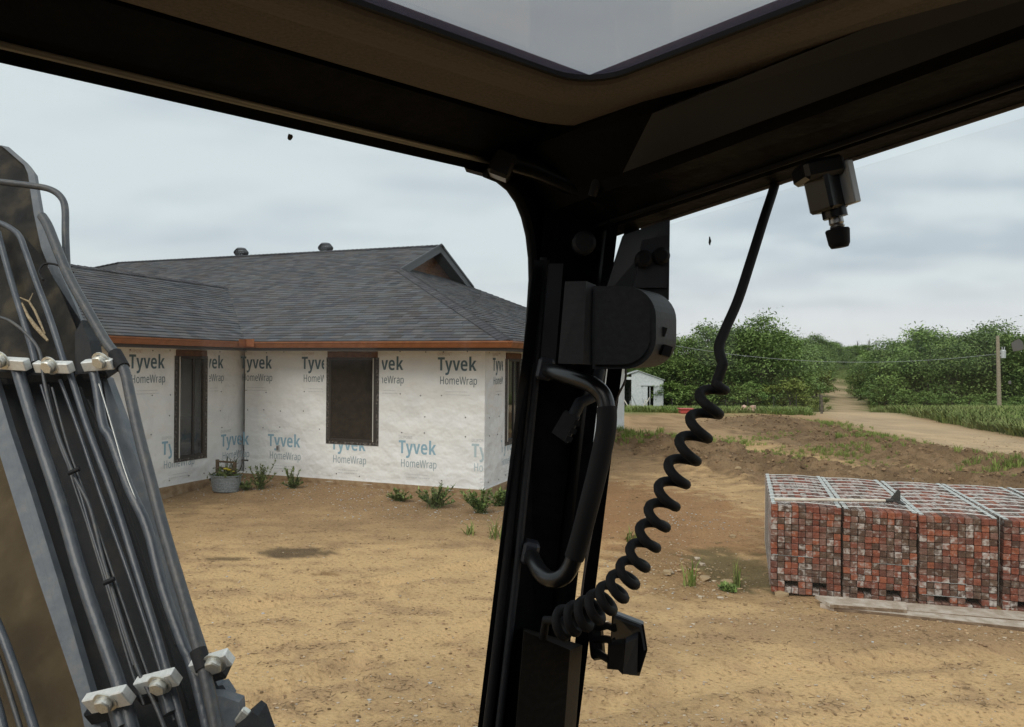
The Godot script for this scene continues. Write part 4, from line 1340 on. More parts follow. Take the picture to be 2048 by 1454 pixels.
	m.box(Transform3D(Basis(Vector3.BACK, -0.35), P(1005, 330, 0.965)), Vector3(0.03, 0.035, 0.03), 0.004)
	var latch := part("window_latch", m, M.gloss_black, ex)
	m = MB.new()
	m.tube([P(1184, 392, 0.96), P(1200, 345, 0.955), P(1213, 305, 0.95)], [0.0055, 0.007, 0.006], 10)
	part("lever", m, M.plastic, latch)
	m = MB.new()
	m.lathe(Transform3D(Basis(Vector3.RIGHT, PI / 2), P(1168, 486, 1.01)), [Vector2(0.016, -0.01), Vector2(0.016, 0.004), Vector2(0.012, 0.008), Vector2(0.0, 0.009)], 18)
	part("hole_disc", m, M.plastic, ex)  # disc standing in for a small hole with light showing
	# triangular bolted plate behind the belt housing
	m = MB.new()
	m.prism([P(1247, 470, 1.0), P(1340, 438, 0.985), P(1338, 600, 0.985), P(1205, 600, 1.0)], Vector3(0, 0, -0.012))
	var plate := part("bracket_plate", m, M.gloss_black, ex)
	m = MB.new()
	m.prism([P(1285, 480, 0.982), P(1336, 470, 0.979), P(1334, 575, 0.979), P(1268, 575, 0.982)], Vector3(0, 0, -0.006))
	part("bracket_face", m, M.panel_grey, plate)
	for s in [[1287, 518], [1322, 512]]:
		m = MB.new()
		m.lathe(Transform3D(Basis(Vector3.RIGHT, PI / 2), P(s[0], s[1], 0.975)), [Vector2(0.011, -0.006), Vector2(0.011, 0.005), Vector2(0.007, 0.009), Vector2(0.0, 0.009)], 16)
		part("bolt_head", m, M.rubber, plate)
	# belt housing: a D-shaped drum case on a block
	var D := func(px0: float, px1: float, y0: float, y1: float, d: float, r: float) -> Array:
		var out := [P(px0, y1, d), P(px0, y0, d)]
		for k in 9:
			var f := -PI / 2 + PI / 2 * k / 8
			out.append(P(px1 - r + cos(f) * r, y0 + r + sin(f) * r, d))
		for k in 9:
			var f := PI / 2 * k / 8
			out.append(P(px1 - r + cos(f) * r, y1 - r + sin(f) * r, d))
		return out
	m = MB.new()
	m.prism(D.call(1185, 1312, 572, 738, 0.86, 62), Vector3(0.042, 0.002, -0.085))
	var drum := part("belt_housing", m, M.plastic, ex)
	m = MB.new()
	m.prism(D.call(1190, 1300, 580, 729, 0.855, 56), Vector3(0.0005, 0, -0.006))
	part("housing_lid", m, M.plastic, drum)
	m = MB.new()
	m.loft([P(1116, 727, 0.86), P(1166, 728, 0.845), P(1190, 730, 0.865), P(1120, 726, 0.93)], [P(1130, 563, 0.86), P(1172, 562, 0.845), P(1192, 570, 0.865), P(1132, 563, 0.93)])
	part("housing_block", m, M.plastic, drum)
	for s in [[1307, 663, 4, 9], [1317, 702, 5, 11]]:
		m = MB.new()
		m.box(Transform3D(Basis(Vector3.BACK, -0.3), P(s[0] + 14, s[1], 0.895)), Vector3(0.010, s[3] / 850.0, 0.02))
		part("housing_slot", m, M.rubber, drum)
	# grab handle
	var gl := smooth_line([P(1092, 738, 1.01), P(1110, 745, 0.97), P(1150, 757, 0.93), P(1188, 772, 0.905), P(1210, 800, 0.895), P(1213, 850, 0.89), P(1200, 920, 0.89), P(1178, 1010, 0.892), P(1152, 1105, 0.9), P(1132, 1148, 0.905), P(1105, 1160, 0.915), P(1082, 1146, 0.94), P(1066, 1118, 0.98), P(1060, 1102, 1.02)], 6)
	m = MB.new()
	m.tube(gl, 0.0105, 12)
	var gh_ := part("grab_handle", m, M.gloss_black, ex)
	m = MB.new()
	m.tube(gl.slice(26, 50), 0.0122, 12)
	part("grip", m, M.rubber, gh_)
	for s in [[1090, 738], [1060, 1104]]:
		m = MB.new()
		m.box(Transform3D(Basis(Vector3.BACK, -0.2), P(s[0], s[1], 1.005)), Vector3(0.022, 0.03, 0.03), 0.004)
		part("handle_foot", m, M.panel_grey, gh_)
	# belt tongue hanging behind the handle
	m = MB.new()
	m.prism([P(1103, 865, 0.97), P(1128, 822, 0.965), P(1158, 836, 0.96), P(1134, 887, 0.965)], Vector3(0.004, 0, -0.02))
	m.tube([P(1145, 835, 0.97), P(1160, 805, 0.975), P(1185, 795, 0.98), P(1200, 740, 1.0)], 0.008, 6)
	var tongue := part("belt_tongue", m, M.plastic, ex)
	for k in 3:
		m = MB.new()
		m.box(Transform3D(Basis(Vector3.BACK, -0.45), P(1154 - 8 * k, 846 + 16 * k, 0.957)), Vector3(0.008, 0.007, 0.006))
		part("rib", m, M.rubber, tongue)
	# thin tan tube standing in for the bright gap seen beside the post
	m = MB.new()
	m.tube(smooth_line([P(1252, 738, 1.0), P(1250, 762, 1.0), P(1236, 792, 1.0), P(1226, 830, 1.0), P(1213, 905, 1.0), P(1198, 985, 1.0), P(1182, 1070, 1.0), P(1168, 1150, 1.0), P(1160, 1220, 1.0)], 5), 0.0016, 6)
	part("gap_sliver", m, M.lining, ex)
	# rubber stop on its threaded block at the right header
	var sd := 0.78
	m = MB.new()
	m.box(Transform3D(Basis(Vector3.BACK, 0.21) * Basis(Vector3.UP, 0.5), P(1650, 375, sd)), Vector3(0.030, 0.05, 0.03), 0.003)
	m.box(Transform3D(Basis(Vector3.BACK, 0.21), P(1636, 342, sd)), Vector3(0.042, 0.02, 0.04), 0.004)
	m.lathe(Transform3D(Basis(Vector3.BACK, 0.21), P(1668, 420, sd)), [Vector2(0.0, -0.008), Vector2(0.0135, -0.008), Vector2(0.0135, 0.014)], 6)
	var stop := part("window_stop", m, M.gloss_black, ex)
	m = MB.new()
	m.box(Transform3D(Basis(Vector3.BACK, 0.21) * Basis(Vector3.UP, 0.5), P(1680, 371, sd - 0.004)), Vector3(0.010, 0.044, 0.034), 0.001)
	part("stop_plate", m, M.tin, stop)
	m = MB.new()
	m.lathe(Transform3D(Basis(Vector3.BACK, 0.21), P(1673, 446, sd)), [Vector2(0.0065, -0.014), Vector2(0.0075, -0.012), Vector2(0.0065, -0.010), Vector2(0.0075, -0.008), Vector2(0.0065, -0.006), Vector2(0.0075, -0.004), Vector2(0.0065, -0.002), Vector2(0.0075, 0.0), Vector2(0.0065, 0.012)], 12)
	part("stop_screw", m, M.steel, stop)
	m = MB.new()
	m.lathe(Transform3D(Basis(Vector3.BACK, 0.15), P(1677, 476, sd)), [Vector2(0.0, -0.010), Vector2(0.0085, -0.010), Vector2(0.0105, -0.006), Vector2(0.012, 0.008), Vector2(0.011, 0.0095), Vector2(0.0, 0.0095)], 16)
	part("stop_buffer", m, M.rubber, stop)

func make_cord() -> void:
	# coiled cord: hangs from the header, coils down to the post
	var t := thing("coiled_cord", "black coiled cord hanging from the roof edge to the corner post", "cord", P(1115, 1260, 0.93))
	var o := t.position
	var lead := smooth_line([P(1552, 360, 0.885), P(1545, 385, 0.88), P(1527, 440, 0.86), P(1502, 520, 0.84), P(1476, 600, 0.82), P(1450, 660, 0.80), P(1438, 695, 0.79), P(1446, 728, 0.78)], 6)
	var keys := [[1435, 762, 0.0], [1422, 800, 1.0], [1402, 848, 2.0], [1380, 893, 3.0], [1358, 940, 4.0], [1338, 985, 5.0], [1318, 1028, 6.0], [1300, 1068, 7.0], [1280, 1108, 8.0], [1260, 1143, 9.0], [1240, 1170, 10.0], [1218, 1194, 11.0], [1196, 1212, 12.0], [1174, 1226, 13.0], [1152, 1236, 14.0], [1130, 1244, 15.0], [1115, 1252, 15.7]]
	var coil := []
	var n := 15.7 * 18
	for i in int(n) + 1:
		var turn := i / 18.0
		var k := 0
		while k < keys.size() - 2 and keys[k + 1][2] < turn: k += 1
		var f: float = (turn - keys[k][2]) / (keys[k + 1][2] - keys[k][2])
		var q0 = keys[maxi(0, k - 1)]
		var q3 = keys[mini(keys.size() - 1, k + 2)]
		var px := cubic_interpolate(keys[k][0], keys[k + 1][0], q0[0], q3[0], f)
		var py := cubic_interpolate(keys[k][1], keys[k + 1][1], q0[1], q3[1], f)
		var dd := lerpf(0.78, 0.90, turn / 15.7)
		coil.append([P(px, py, dd), turn])
	var pts := []
	for p in lead: pts.append(p - o)
	for i in coil.size():
		var a: Vector3 = coil[maxi(0, i - 9)][0]
		var b: Vector3 = coil[mini(coil.size() - 1, i + 9)][0]
		var tan_ := (b - a).normalized()
		var n1 := tan_.cross(Vector3(0, 0, 1)).normalized()   # across, in the picture
		var n2 := n1.cross(tan_)
		var turn: float = coil[i][1]
		var r: float = 0.0130 * smoothstep(-0.1, 0.7, turn) + 0.0022 * smoothstep(8, 14, turn)
		var f := turn * TAU + 0.3
		pts.append(coil[i][0] + (n1 * cos(f) + n2 * sin(f)) * r - o)
	pts.append(P(1092, 1240, 0.93) - o)
	pts.append(P(1086, 1275, 0.955) - o)
	var m := MB.new()
	m.tube(pts, 0.0055, 10)
	part("cord", m, M.rubber, t)
	m = MB.new()
	m.tube([P(1556, 345, 0.887) - o, P(1552, 364, 0.885) - o], 0.009, 10)
	part("strain_relief", m, M.rubber, t)

func make_clip() -> void:
	# cradle for a microphone on the right edge of the post
	var t := thing("microphone_cradle", "black plastic microphone cradle clipped to the post below the cord", "holder", P(1215, 1300, 1.0))
	var o := t.position
	var pl := func(a: Array, ext: Vector3, called: String, mt: Material) -> void:
		var m := MB.new()
		m.prism(a.map(func(p): return P(p[0], p[1], p[2]) - o), ext)
		part(called, m, mt, t)
	pl.call([[1224, 1226, 0.93], [1228, 1226, 0.93], [1287, 1249, 0.90], [1295, 1300, 0.89], [1279, 1352, 0.895], [1258, 1350, 0.905], [1245, 1335, 0.915], [1220, 1300, 0.93]], Vector3(0.002, 0, -0.012), "back_plate", M.gloss_black)
	pl.call([[1228, 1229, 0.925], [1284, 1251, 0.896], [1292, 1300, 0.886], [1288, 1302, 0.886], [1280, 1256, 0.895], [1228, 1236, 0.924]], Vector3(0, 0, -0.006), "rim", M.plastic)
	pl.call([[1251, 1287, 0.875], [1276, 1274, 0.885], [1274, 1350, 0.89], [1246, 1348, 0.88]], Vector3(0.004, 0, -0.02), "pocket_face", M.plastic)
	pl.call([[1216, 1290, 0.93], [1250, 1288, 0.88], [1246, 1350, 0.885], [1236, 1340, 0.9], [1214, 1338, 0.93]], Vector3(0.002, 0, -0.015), "pocket_side", M.gloss_black)
	var m := MB.new()
	for s in [[[1190, 1256], [1216, 1251], [1228, 1256]], [[1186, 1280], [1212, 1278], [1232, 1282]], [[1190, 1300], [1205, 1312], [1220, 1320]]]:
		m.tube(px_line(s, [1.03, 0.97, 0.925]).map(func(p): return p - o), 0.005, 8)
	m.box(Transform3D(Basis(Vector3.BACK, 0.1), P(1193, 1280, 1.025) - o), Vector3(0.02, 0.05, 0.02), 0.004)
	part("clamp", m, M.gloss_black, t)

# ---------------------------------------------------------------- boom with its pipes
func bd(py: float) -> float:
	return 1.0 / (0.704 - 0.00021 * (1400.0 - py))

func boom_line(list: Array, off := 0.0) -> Array:
	var out := []
	for p in list: out.append(P(p[0], p[1], bd(p[1]) + off + (p[2] if p.size() > 2 else 0.0)))
	return out

func make_boom(ex: Node3D) -> void:
	var pr := func(list: Array, off: float, ext: Vector3) -> MB:
		var m := MB.new()
		m.prism(boom_line(list, off), ext)
		return m
	var back := Vector3(-0.34, 0.0, -0.40)
	# box section of the boom: dark web behind the pipes, brown top on the left, grey flanges
	var body: MB = pr.call([[-420, 1000], [-160, 420], [-40, 430], [40, 470], [100, 545], [160, 640], [205, 740], [300, 985], [395, 1290], [470, 1500], [560, 1800], [-100, 1800]], 0.13, back)
	var boom := part("boom", body, M.boom, ex)
	part("top_plate", pr.call([[-330, 1000], [-60, 740], [12, 930], [72, 1130], [158, 1400], [190, 1500], [280, 1800], [-40, 1800], [-120, 1500]], 0.075, Vector3(-0.01, 0, -0.012)), M.boom_brown, boom)
	part("flange", pr.call([[-60, 720], [-22, 720], [20, 860], [60, 980], [116, 1160], [182, 1385], [215, 1500], [300, 1800], [260, 1800], [172, 1470], [158, 1398], [75, 1154], [-2, 905], [-30, 820]], 0.045, Vector3(0, 0, -0.02)), M.boom_grey, boom)
	part("flange", pr.call([[205, 752], [214, 757], [252, 860], [262, 890], [298, 978], [345, 1130], [400, 1300], [440, 1420], [415, 1420], [372, 1300], [318, 1130], [270, 990], [226, 880], [212, 800]], 0.05, Vector3(0, 0, -0.03)), M.boom_grey, boom)
	# bend and upper arm, reaching up and away
	part("bend", pr.call([[-200, 420], [-60, 425], [0, 437], [40, 462], [85, 515], [120, 580], [150, 650], [172, 715], [150, 760], [0, 770], [-160, 770]], 0.07, Vector3(-0.26, 0.02, -0.3)), M.boom_dark, boom)
	part("knuckle_guard", pr.call([[150, 665], [164, 640], [166, 655], [178, 680], [184, 720], [190, 740], [150, 750]], 0.03, Vector3(0, 0, -0.05)), M.boom, boom)
	part("upper_plate", pr.call([[-140, 270], [-30, 284], [0, 291], [12, 295], [50, 328], [58, 345], [62, 378], [68, 430], [80, 480], [100, 530], [60, 520], [0, 445], [-140, 430]], 0.20, Vector3(-0.14, 0, -0.14)), M.boom_dark, boom)
	part("upper_edge", pr.call([[0, 290], [18, 294], [55, 326], [68, 344], [73, 376], [82, 430], [93, 472], [118, 540], [150, 610], [168, 655], [150, 640], [108, 560], [82, 495], [68, 430], [60, 378], [56, 348], [48, 330], [10, 297]], 0.185, Vector3(-0.02, 0, -0.05)), M.boom_grey, boom)
	# pipes: centre line in the picture and width there
	var pipes := [
		["hydraulic_pipe", [[30, 722], [38, 750], [72, 860], [122, 1010], [166, 1160], [236, 1362], [262, 1450], [290, 1560]], 26.0, M.pipe, 0.0],
		["hydraulic_pipe", [[134, 730], [146, 765], [177, 860], [227, 994], [276, 1149], [310, 1257], [333, 1336], [362, 1440], [390, 1540]], 14.0, M.pipe, 0.0],
		["hydraulic_pipe", [[120, 760], [157, 860], [206, 1004], [258, 1149], [318, 1330], [350, 1440]], 7.5, M.pipe, 0.012],
		["hydraulic_pipe", [[180, 722], [192, 766], [206, 849], [223, 880], [258, 975], [295, 1056], [326, 1175], [365, 1286], [382, 1325], [412, 1440], [432, 1540]], 20.0, M.pipe, 0.0],
		["hydraulic_pipe", [[-4, 465], [22, 560], [62, 690], [70, 725]], 15.0, M.pipe, 0.03],
		["hydraulic_pipe", [[-30, 438], [2, 447], [26, 460], [40, 474], [50, 500], [72, 562], [99, 634], [128, 724]], 14.0, M.pipe, 0.0],
		["guard_tube", [[-60, 357], [0, 364], [60, 371], [98, 378], [120, 392], [130, 415], [131, 470], [134, 545]], 17.0, M.hose, 0.03],
		["supply_hose", [[84, 432], [95, 450], [108, 482], [120, 512], [142, 562], [176, 622], [212, 684], [234, 712], [250, 745], [262, 800], [278, 870], [296, 940], [322, 1040], [345, 1120], [378, 1230], [400, 1310], [415, 1370], [432, 1454], [455, 1560]], 22.0, M.hose, -0.03],
		["control_cable", [[-10, 632], [20, 642], [50, 665], [72, 690], [82, 715], [88, 760], [104, 830], [122, 885], [146, 945], [152, 960], [176, 1005], [192, 1060], [204, 1110], [220, 1165], [250, 1262], [276, 1340], [306, 1400], [330, 1460], [350, 1540]], 7.0, M.hose, -0.022],
		["control_cable", [[82, 770], [118, 885], [143, 945], [160, 985], [182, 1060], [214, 1160], [240, 1245], [268, 1330]], 5.0, M.pipe, -0.005],
		["control_cable", [[96, 770], [126, 885], [148, 942], [170, 1000], [198, 1080], [224, 1162], [258, 1260], [290, 1350]], 5.0, M.rubber, -0.012],
		["control_cable", [[198, 768], [208, 800], [226, 860], [250, 942], [280, 1020], [302, 1075]], 3.5, M.steel, -0.008],
		["control_cable", [[176, 800], [214, 890], [250, 1000], [300, 1150], [352, 1290]], 4.5, M.rubber, 0.02],
		["control_cable", [[90, 765], [112, 850], [136, 930], [150, 975], [172, 1040], [200, 1130], [232, 1235], [262, 1335], [288, 1410]], 5.0, M.hose, -0.004],
		["control_cable", [[104, 775], [132, 880], [156, 950], [186, 1030], [210, 1100], [232, 1165], [268, 1270], [300, 1360]], 4.5, M.hose, -0.016],
		["control_cable", [[160, 775], [196, 880], [232, 985], [270, 1095], [318, 1235], [352, 1335], [380, 1420]], 6.0, M.rubber, 0.03],
		["return_hose", [[-60, 1120], [0, 1260], [30, 1340], [60, 1430], [90, 1530]], 16.0, M.pipe, 0.0],
		["return_hose", [[-70, 1160], [-10, 1300], [14, 1370], [40, 1454], [60, 1530]], 9.0, M.hose, 0.0],
		["return_hose", [[-80, 1250], [-20, 1370], [6, 1454], [20, 1530]], 16.0, M.pipe, 0.0]]
	for p in pipes:
		var m := MB.new()
		var line := smooth_line(boom_line(p[1], p[4]), 5)
		m.tube(line, p[2] * 0.5 * 1.6 / F, 10)
		part(p[0], m, p[3], boom)
	# cable ties
	for s in [[148, 944], [218, 1164]]:
		var m := MB.new()
		m.tube(boom_line([[s[0] - 11, s[1] + 3], [s[0], s[1] - 2], [s[0] + 11, s[1] - 7]], -0.035), 0.005, 8)
		part("cable_tie", m, M.rubber, boom)
	var sm := MB.new()
	sm.tube(smooth_line(boom_line([[86, 560], [78, 545], [86, 530], [100, 527], [120, 532], [146, 545]], -0.02), 5), 0.003, 6)
	part("cable_tie", sm, M.rubber, boom)
	for s in [[[230, 706], [246, 735]], [[396, 1300], [408, 1338]]]:
		var m := MB.new()
		m.tube(boom_line(s, -0.03), 0.0155, 12)
		part("hose_sleeve", m, M.rubber, boom)
	# pale clamp bars with hex bolts: centre, size, roll in the picture
	var clamps := [[22, 727, 86, 26, -3.0, 10, 716, 0.0], [108, 734, 88, 25, -1.0, 108, 727, 0.0], [199, 729, 74, 24, 4.0, 209, 718, 0.0],
		[218, 1398, 104, 44, 17.0, 218, 1393, 0.0], [316, 1362, 96, 38, 18.0, 326, 1358, 0.0], [424, 1324, 92, 36, 20.0, 435, 1316, 0.0]]
	for c in clamps:
		var d := bd(c[1]) - 0.024
		var m := MB.new()
		var rot := cam_basis * Basis(Vector3.BACK, deg_to_rad(c[4])) * Basis(Vector3.UP, -0.22) * Basis(Vector3.RIGHT, 0.42)
		m.box(Transform3D(rot, P(c[0], c[1], d)), Vector3(c[2] * d / F * 0.95, c[3] * d / F * 0.88, 0.020), 0.002)
		part("pipe_clamp", m, M.zinc, boom)
		m = MB.new()
		var bo := P(c[5], c[6], d) + rot * Vector3(0, 0, 0.011)
		var bx_ := Transform3D(rot * Basis(Vector3.RIGHT, PI / 2), bo)
		var s := 0.0165
		m.lathe(bx_, [Vector2(s * 1.35, 0.0), Vector2(s * 1.35, 0.003), Vector2(s, 0.003)], 18)
		m.lathe(bx_, [Vector2(s, 0.002), Vector2(s, 0.013), Vector2(s * 0.86, 0.0155), Vector2(0.0, 0.0155)], 6)
		part("clamp_bolt", m, M.bolt, boom)
		m = MB.new()
		m.box(Transform3D(rot, P(c[0] + 2, c[1] + 14, d + 0.05)), Vector3(c[2] * d / F * 0.8, c[3] * d / F * 0.8, 0.05), 0.004)
		part("clamp_block", m, M.boom, boom)
	# bracket with a bolt low on the right
	part("boom_bracket", pr.call([[415, 1392], [440, 1392], [478, 1405], [480, 1425], [470, 1454], [470, 1560], [410, 1560]], 0.02, Vector3(0, 0, -0.03)), M.boom_grey, boom)
	part("boom_bracket", pr.call([[426, 1350], [436, 1372], [446, 1370], [462, 1395], [430, 1400]], 0.06, Vector3(0, 0, -0.03)), M.boom_grey, boom)
	part("boom_bracket", pr.call([[470, 1454], [505, 1424], [516, 1432], [526, 1460], [560, 1560], [470, 1560]], -0.01, Vector3(0, 0, -0.05)), M.boom, boom)
	var bm := MB.new()
	bm.box(Transform3D(Basis(Vector3.BACK, -0.6), P(486, 1432, bd(1432))), Vector3(0.018, 0.028, 0.018), 0.003)
	part("clamp_bolt", bm, M.bolt, boom)
	for k in 2:
		var fm := MB.new()
		fm.tube(boom_line([[234 + 96 * k, 1412 - 28 * k], [246 + 96 * k, 1454 - 28 * k]], 0.0), 0.018 - 0.003 * k, 6)
		part("pipe_nut", fm, M.pipe, boom)

func make_undercarriage(ex: Node3D) -> void:
	# below the floor, out of the picture: deck and the two tracks that carry the machine
	var m := MB.new()
	m.prism([Q(-0.3, -0.2, -1.47), Q(2.9, -0.2, -1.47), Q(2.9, 2.6, -1.47), Q(-0.3, 2.6, -1.47)], Vector3(0, -0.25, 0))
	part("deck", m, M.boom, ex)
	for s in [0.1, 2.0]:
		m = MB.new()
		var pl := []
		for k in 17:
			var f := PI / 2 + PI * k / 16
			pl.append(Q(s, -0.1, -2.06) + Vector3(0.648, 0, 0.7615) * cos(f) * 0.32 + Vector3.UP * sin(f) * 0.32)
		for k in 17:
			var f := -PI / 2 + PI * k / 16
			pl.append(Q(s, 2.6, -2.06) + Vector3(0.648, 0, 0.7615) * cos(f) * 0.32 + Vector3.UP * sin(f) * 0.32)
		m.prism(pl, Vector3(-0.7615, 0, 0.648) * 0.45)
		part("track", m, M.rubber, ex)
	m = MB.new()
	m.prism([Q(0.56, 0.6, -1.73), Q(2.0, 0.6, -1.73), Q(2.0, 1.9, -1.73), Q(0.56, 1.9, -1.73)], Vector3(0, -0.3, 0))
	part("slew_ring", m, M.boom, ex)

func make_excavator() -> void:
	rng.seed = 21
	var ex := thing("excavator", "dark excavator seen from inside its cab, boom with pipes outside the left window", "excavator")
	make_cab(ex)
	make_boom(ex)
	make_undercarriage(ex)
	make_cord()
	make_clip()
	var tw := thing("dry_twig", "dry forked twig caught between the boom pipes", "twig", P(80, 660, bd(660) - 0.01))
	var m := MB.new()
	m.tube(boom_line([[44, 606], [56, 632], [70, 652], [84, 668], [96, 682]], 0.02).map(func(p): return p - tw.position), [0.002, 0.004, 0.0055, 0.005, 0.003], 6)
	m.tube(boom_line([[40, 595], [58, 603], [70, 622], [80, 645], [90, 668]], 0.02).map(func(p): return p - tw.position), [0.0015, 0.0025, 0.003, 0.003, 0.002], 6)
	m.tube(boom_line([[58, 603], [62, 595], [66, 586]], 0.02).map(func(p): return p - tw.position), [0.002, 0.0015, 0.001], 5)
	part("twig", m, M.twig, tw)

# ---------------------------------------------------------------- brick cubes, boards, tool
func make_bricks() -> void:
	rng.seed = 31
	var ca := 0.955
	var turn := -atan2(0.295, 0.955)
	var W := 0.69
	var bw := W / 10.0
	var bh := 0.0665
	var bl := 0.24
	var shapes := []
	for k in 4:
		var m := MB.new()
		m.bx(Vector3(0.001, 0.001, -bl + 0.002) + Vector3(0, 0, 0.004 * (k % 2)), Vector3(bw - 0.0025, bh - 0.0025 - 0.001 * (k / 2), 0.0), 0.005)
		shapes.append(m.mesh())
	var labels := ["brick cube at the left end of the row, tool handle resting on it", "second brick cube from the left in the row, dark tool head on its top", "middle brick cube of the row, right of the tool head", "fourth brick cube from the left, cut off by the right picture edge", "last brick cube, only its strapped top showing at the right picture edge"]
	var o0 := Vector3(2.775, 0, -8.0)
	var along := Vector3(cos(turn), 0, -sin(turn))
	var extra := [0.0, 0.012, 0.028, 0.085, 0.11]
	var tilt := [0.0, 0.35, -0.25, 0.8, -0.4]
	var setb := [0.0, 0.03, 0.01, 0.10, 0.16]
	for c in 5:
		var base: Vector3 = o0 + along * (c * (W + 0.008) + extra[c]) + Vector3(along.z, 0, -along.x) * setb[c]
		base.y = 0.005 - 0.012 * c
		var t := thing("brick_cube", labels[c], "brick stack", base, turn + deg_to_rad(tilt[c]), "strapped brick cubes in a row")
		t.rotation.z = [0.0, -0.008, 0.006, -0.012, 0.0][c]
		var rows := 14
		var slip := []
		for r in 14: slip.append(rng.randfn() * 0.0022)
		var core := MB.new()
		core.bx(Vector3(0.006, 0.14, -2.39), Vector3(W - 0.006, rows * bh - 0.075, -bl - 0.01))
		core.bx(Vector3(0.006, 0.0, -2.39), Vector3(W - 0.006, 0.06, -bl - 0.01))
		core.bx(Vector3(0.006, 0.06, -2.39), Vector3(2 * bw, 0.14, -bl - 0.01))
		core.bx(Vector3(4 * bw, 0.06, -2.39), Vector3(6 * bw, 0.14, -bl - 0.01))
		core.bx(Vector3(8 * bw, 0.06, -2.39), Vector3(W - 0.006, 0.14, -bl - 0.01))
		stuff(part("inner_bricks", core, M.bricks[3], t))
		var put := func(p: Vector3, pale: float) -> void:
			var b := part_mesh("brick", shapes[rng.randi() % 4], null, t)
			var k := rng.randi() % 7 if rng.randf() > pale else 7 + rng.randi() % 3
			b.material_override = M.bricks[k]
			b.position = p
			b.rotation = Vector3(rng.randfn() * 0.004, rng.randfn() * 0.008, rng.randfn() * 0.006)
		for r in rows:
			for k in 10:
				if r == 1 and (k in [2, 3] or k in [6, 7]): continue
				put.call(Vector3(k * bw + slip[r] + rng.randfn() * 0.0012, r * bh, rng.randfn() * 0.006), 0.09 + 0.35 * maxf(0.0, nz_b.get_noise_2d(c * 10 + k, r)) + (0.15 if r < 5 else 0.0))
		for q in range(1, 10):
			for k in 10:
				put.call(Vector3(k * bw, (rows - 1) * bh + rng.randfn() * 0.0015, -q * bl), 0.5)
		if c == 0:
			# its left side stands free
			for r in rows - 1:
				for q in 3:
					var b := part_mesh("brick", shapes[(r + q) % 4], M.bricks[rng.randi() % 10], t)
					b.position = Vector3(0.0, r * bh, -bl * (q + 1) + rng.randfn() * 0.003)
		# edge guards along the top edges and straps across
		var yt := rows * bh + 0.001
		for x in [0.0, W - 0.045]:
			var gm := MB.new()
			gm.box(Transform3D(Basis(Vector3.BACK, rng.randf_range(-0.05, 0.05)), Vector3(x + 0.027, yt + 0.004, -1.2)), Vector3(0.042, 0.006, 2.34))
			part("edge_guard", gm, M.guard, t)
		for k in 10:
			var z := -0.10 - 0.235 * k + rng.randf_range(-0.02, 0.02)
			var sm := MB.new()
			var dz := rng.randf_range(-0.02, 0.02)
			var last := Vector3.ZERO
			for j in 7:
				var u := j / 6.0
				var pp := Vector3(lerpf(-0.004, W + 0.002, u), yt + 0.0085 + 0.016 * sin(PI * u), z + dz * u)
				if j > 0:
					sm.prism([last, pp, pp - Vector3(0, 0, 0.02), last - Vector3(0, 0, 0.02)], Vector3(0, 0.003, 0))
				last = pp
			if c in [0, 3]:
				sm.prism([Vector3(-0.004, yt + 0.009, z), Vector3(-0.004, yt + 0.009, z - 0.014), Vector3(-0.004, 0.05, z - 0.014), Vector3(-0.004, 0.05, z)], Vector3(-0.0015, 0, 0))
			part("strap", sm, M.strap, t)
		# slip sheets sticking out between courses
		for y in ([0.40] if c < 2 else [0.135, 0.27]):
			var pm := MB.new()
			pm.bx(Vector3(0.02 + 0.3 * (c % 2), y + 0.0005, -0.2), Vector3(W - 0.02 - 0.25 * ((c + 1) % 2), y + 0.0022, 0.010))
			part("slip_sheet", pm, M.guard, t)
	# hoe lying across the first two cubes
	var top := 0.95
	var a := P(1549, 1000, 8.05)
	a.y = top + 0.03
	var b := P(1782, 1000, 8.0)
	b.y = top + 0.035
	var hoe := thing("hoe", "pale handled hoe with a dark head lying across the left brick cubes", "tool", a)
	var m := MB.new()
	m.tube([Vector3.ZERO, (b - a) * 0.5 + Vector3(0, 0.002, 0), b - a], [0.016, 0.017, 0.015], 10)
	part("handle", m, M.handle_wood, hoe)
	m = MB.new()
	var dirn: Vector3 = (b - a).normalized()
	m.tube([b - a - dirn * 0.06, b - a + dirn * 0.02], 0.02, 10)
	part("socket", m, M.iron, hoe)
	m = MB.new()
	var hc := b - a + dirn * 0.05
	var bl_ := [hc + Vector3(0.025, 0.115, 0.0), hc + Vector3(0.035, 0.10, 0), hc + Vector3(0.03, 0.01, 0), hc + Vector3(0.045, -0.055, 0.05), hc + Vector3(0.02, -0.10, 0.10), hc + Vector3(-0.01, -0.055, 0.05), hc + Vector3(-0.045, 0.0, 0.0), hc + Vector3(-0.035, 0.02, 0)]
	m.prism([hc + Vector3(0.03, 0.12, 0), hc + Vector3(-0.05, 0.02, 0.0), hc + Vector3(-0.05, -0.005, 0.0), hc + Vector3(0.05, -0.005, 0), hc + Vector3(0.05, 0.10, 0)], Vector3(0, 0, -0.02))
	m.prism([hc + Vector3(-0.035, -0.006, 0.0), hc + Vector3(0.05, -0.006, 0), hc + Vector3(0.025, -0.02, 0.16), hc + Vector3(0.0, -0.02, 0.16)], Vector3(0, 0.012, 0))
	part("head", m, M.iron, hoe)
	# boards on the ground before the bricks
	var bd_ := [["weathered plank lying in front of the first brick cubes", [[1630, 1190], [1812, 1204], [1814, 1219], [1660, 1208]], 0.035, M.board, 0.045], ["long plank with a dark brown edge running along the brick row", [[1640, 1206], [2200, 1256], [2230, 1274], [1668, 1214]], 0.045, M.board, 0.0], ["plank tucked against the foot of the brick row on the right", [[1795, 1204], [2200, 1235], [2200, 1252], [1800, 1219]], 0.03, M.board, 0.002]]
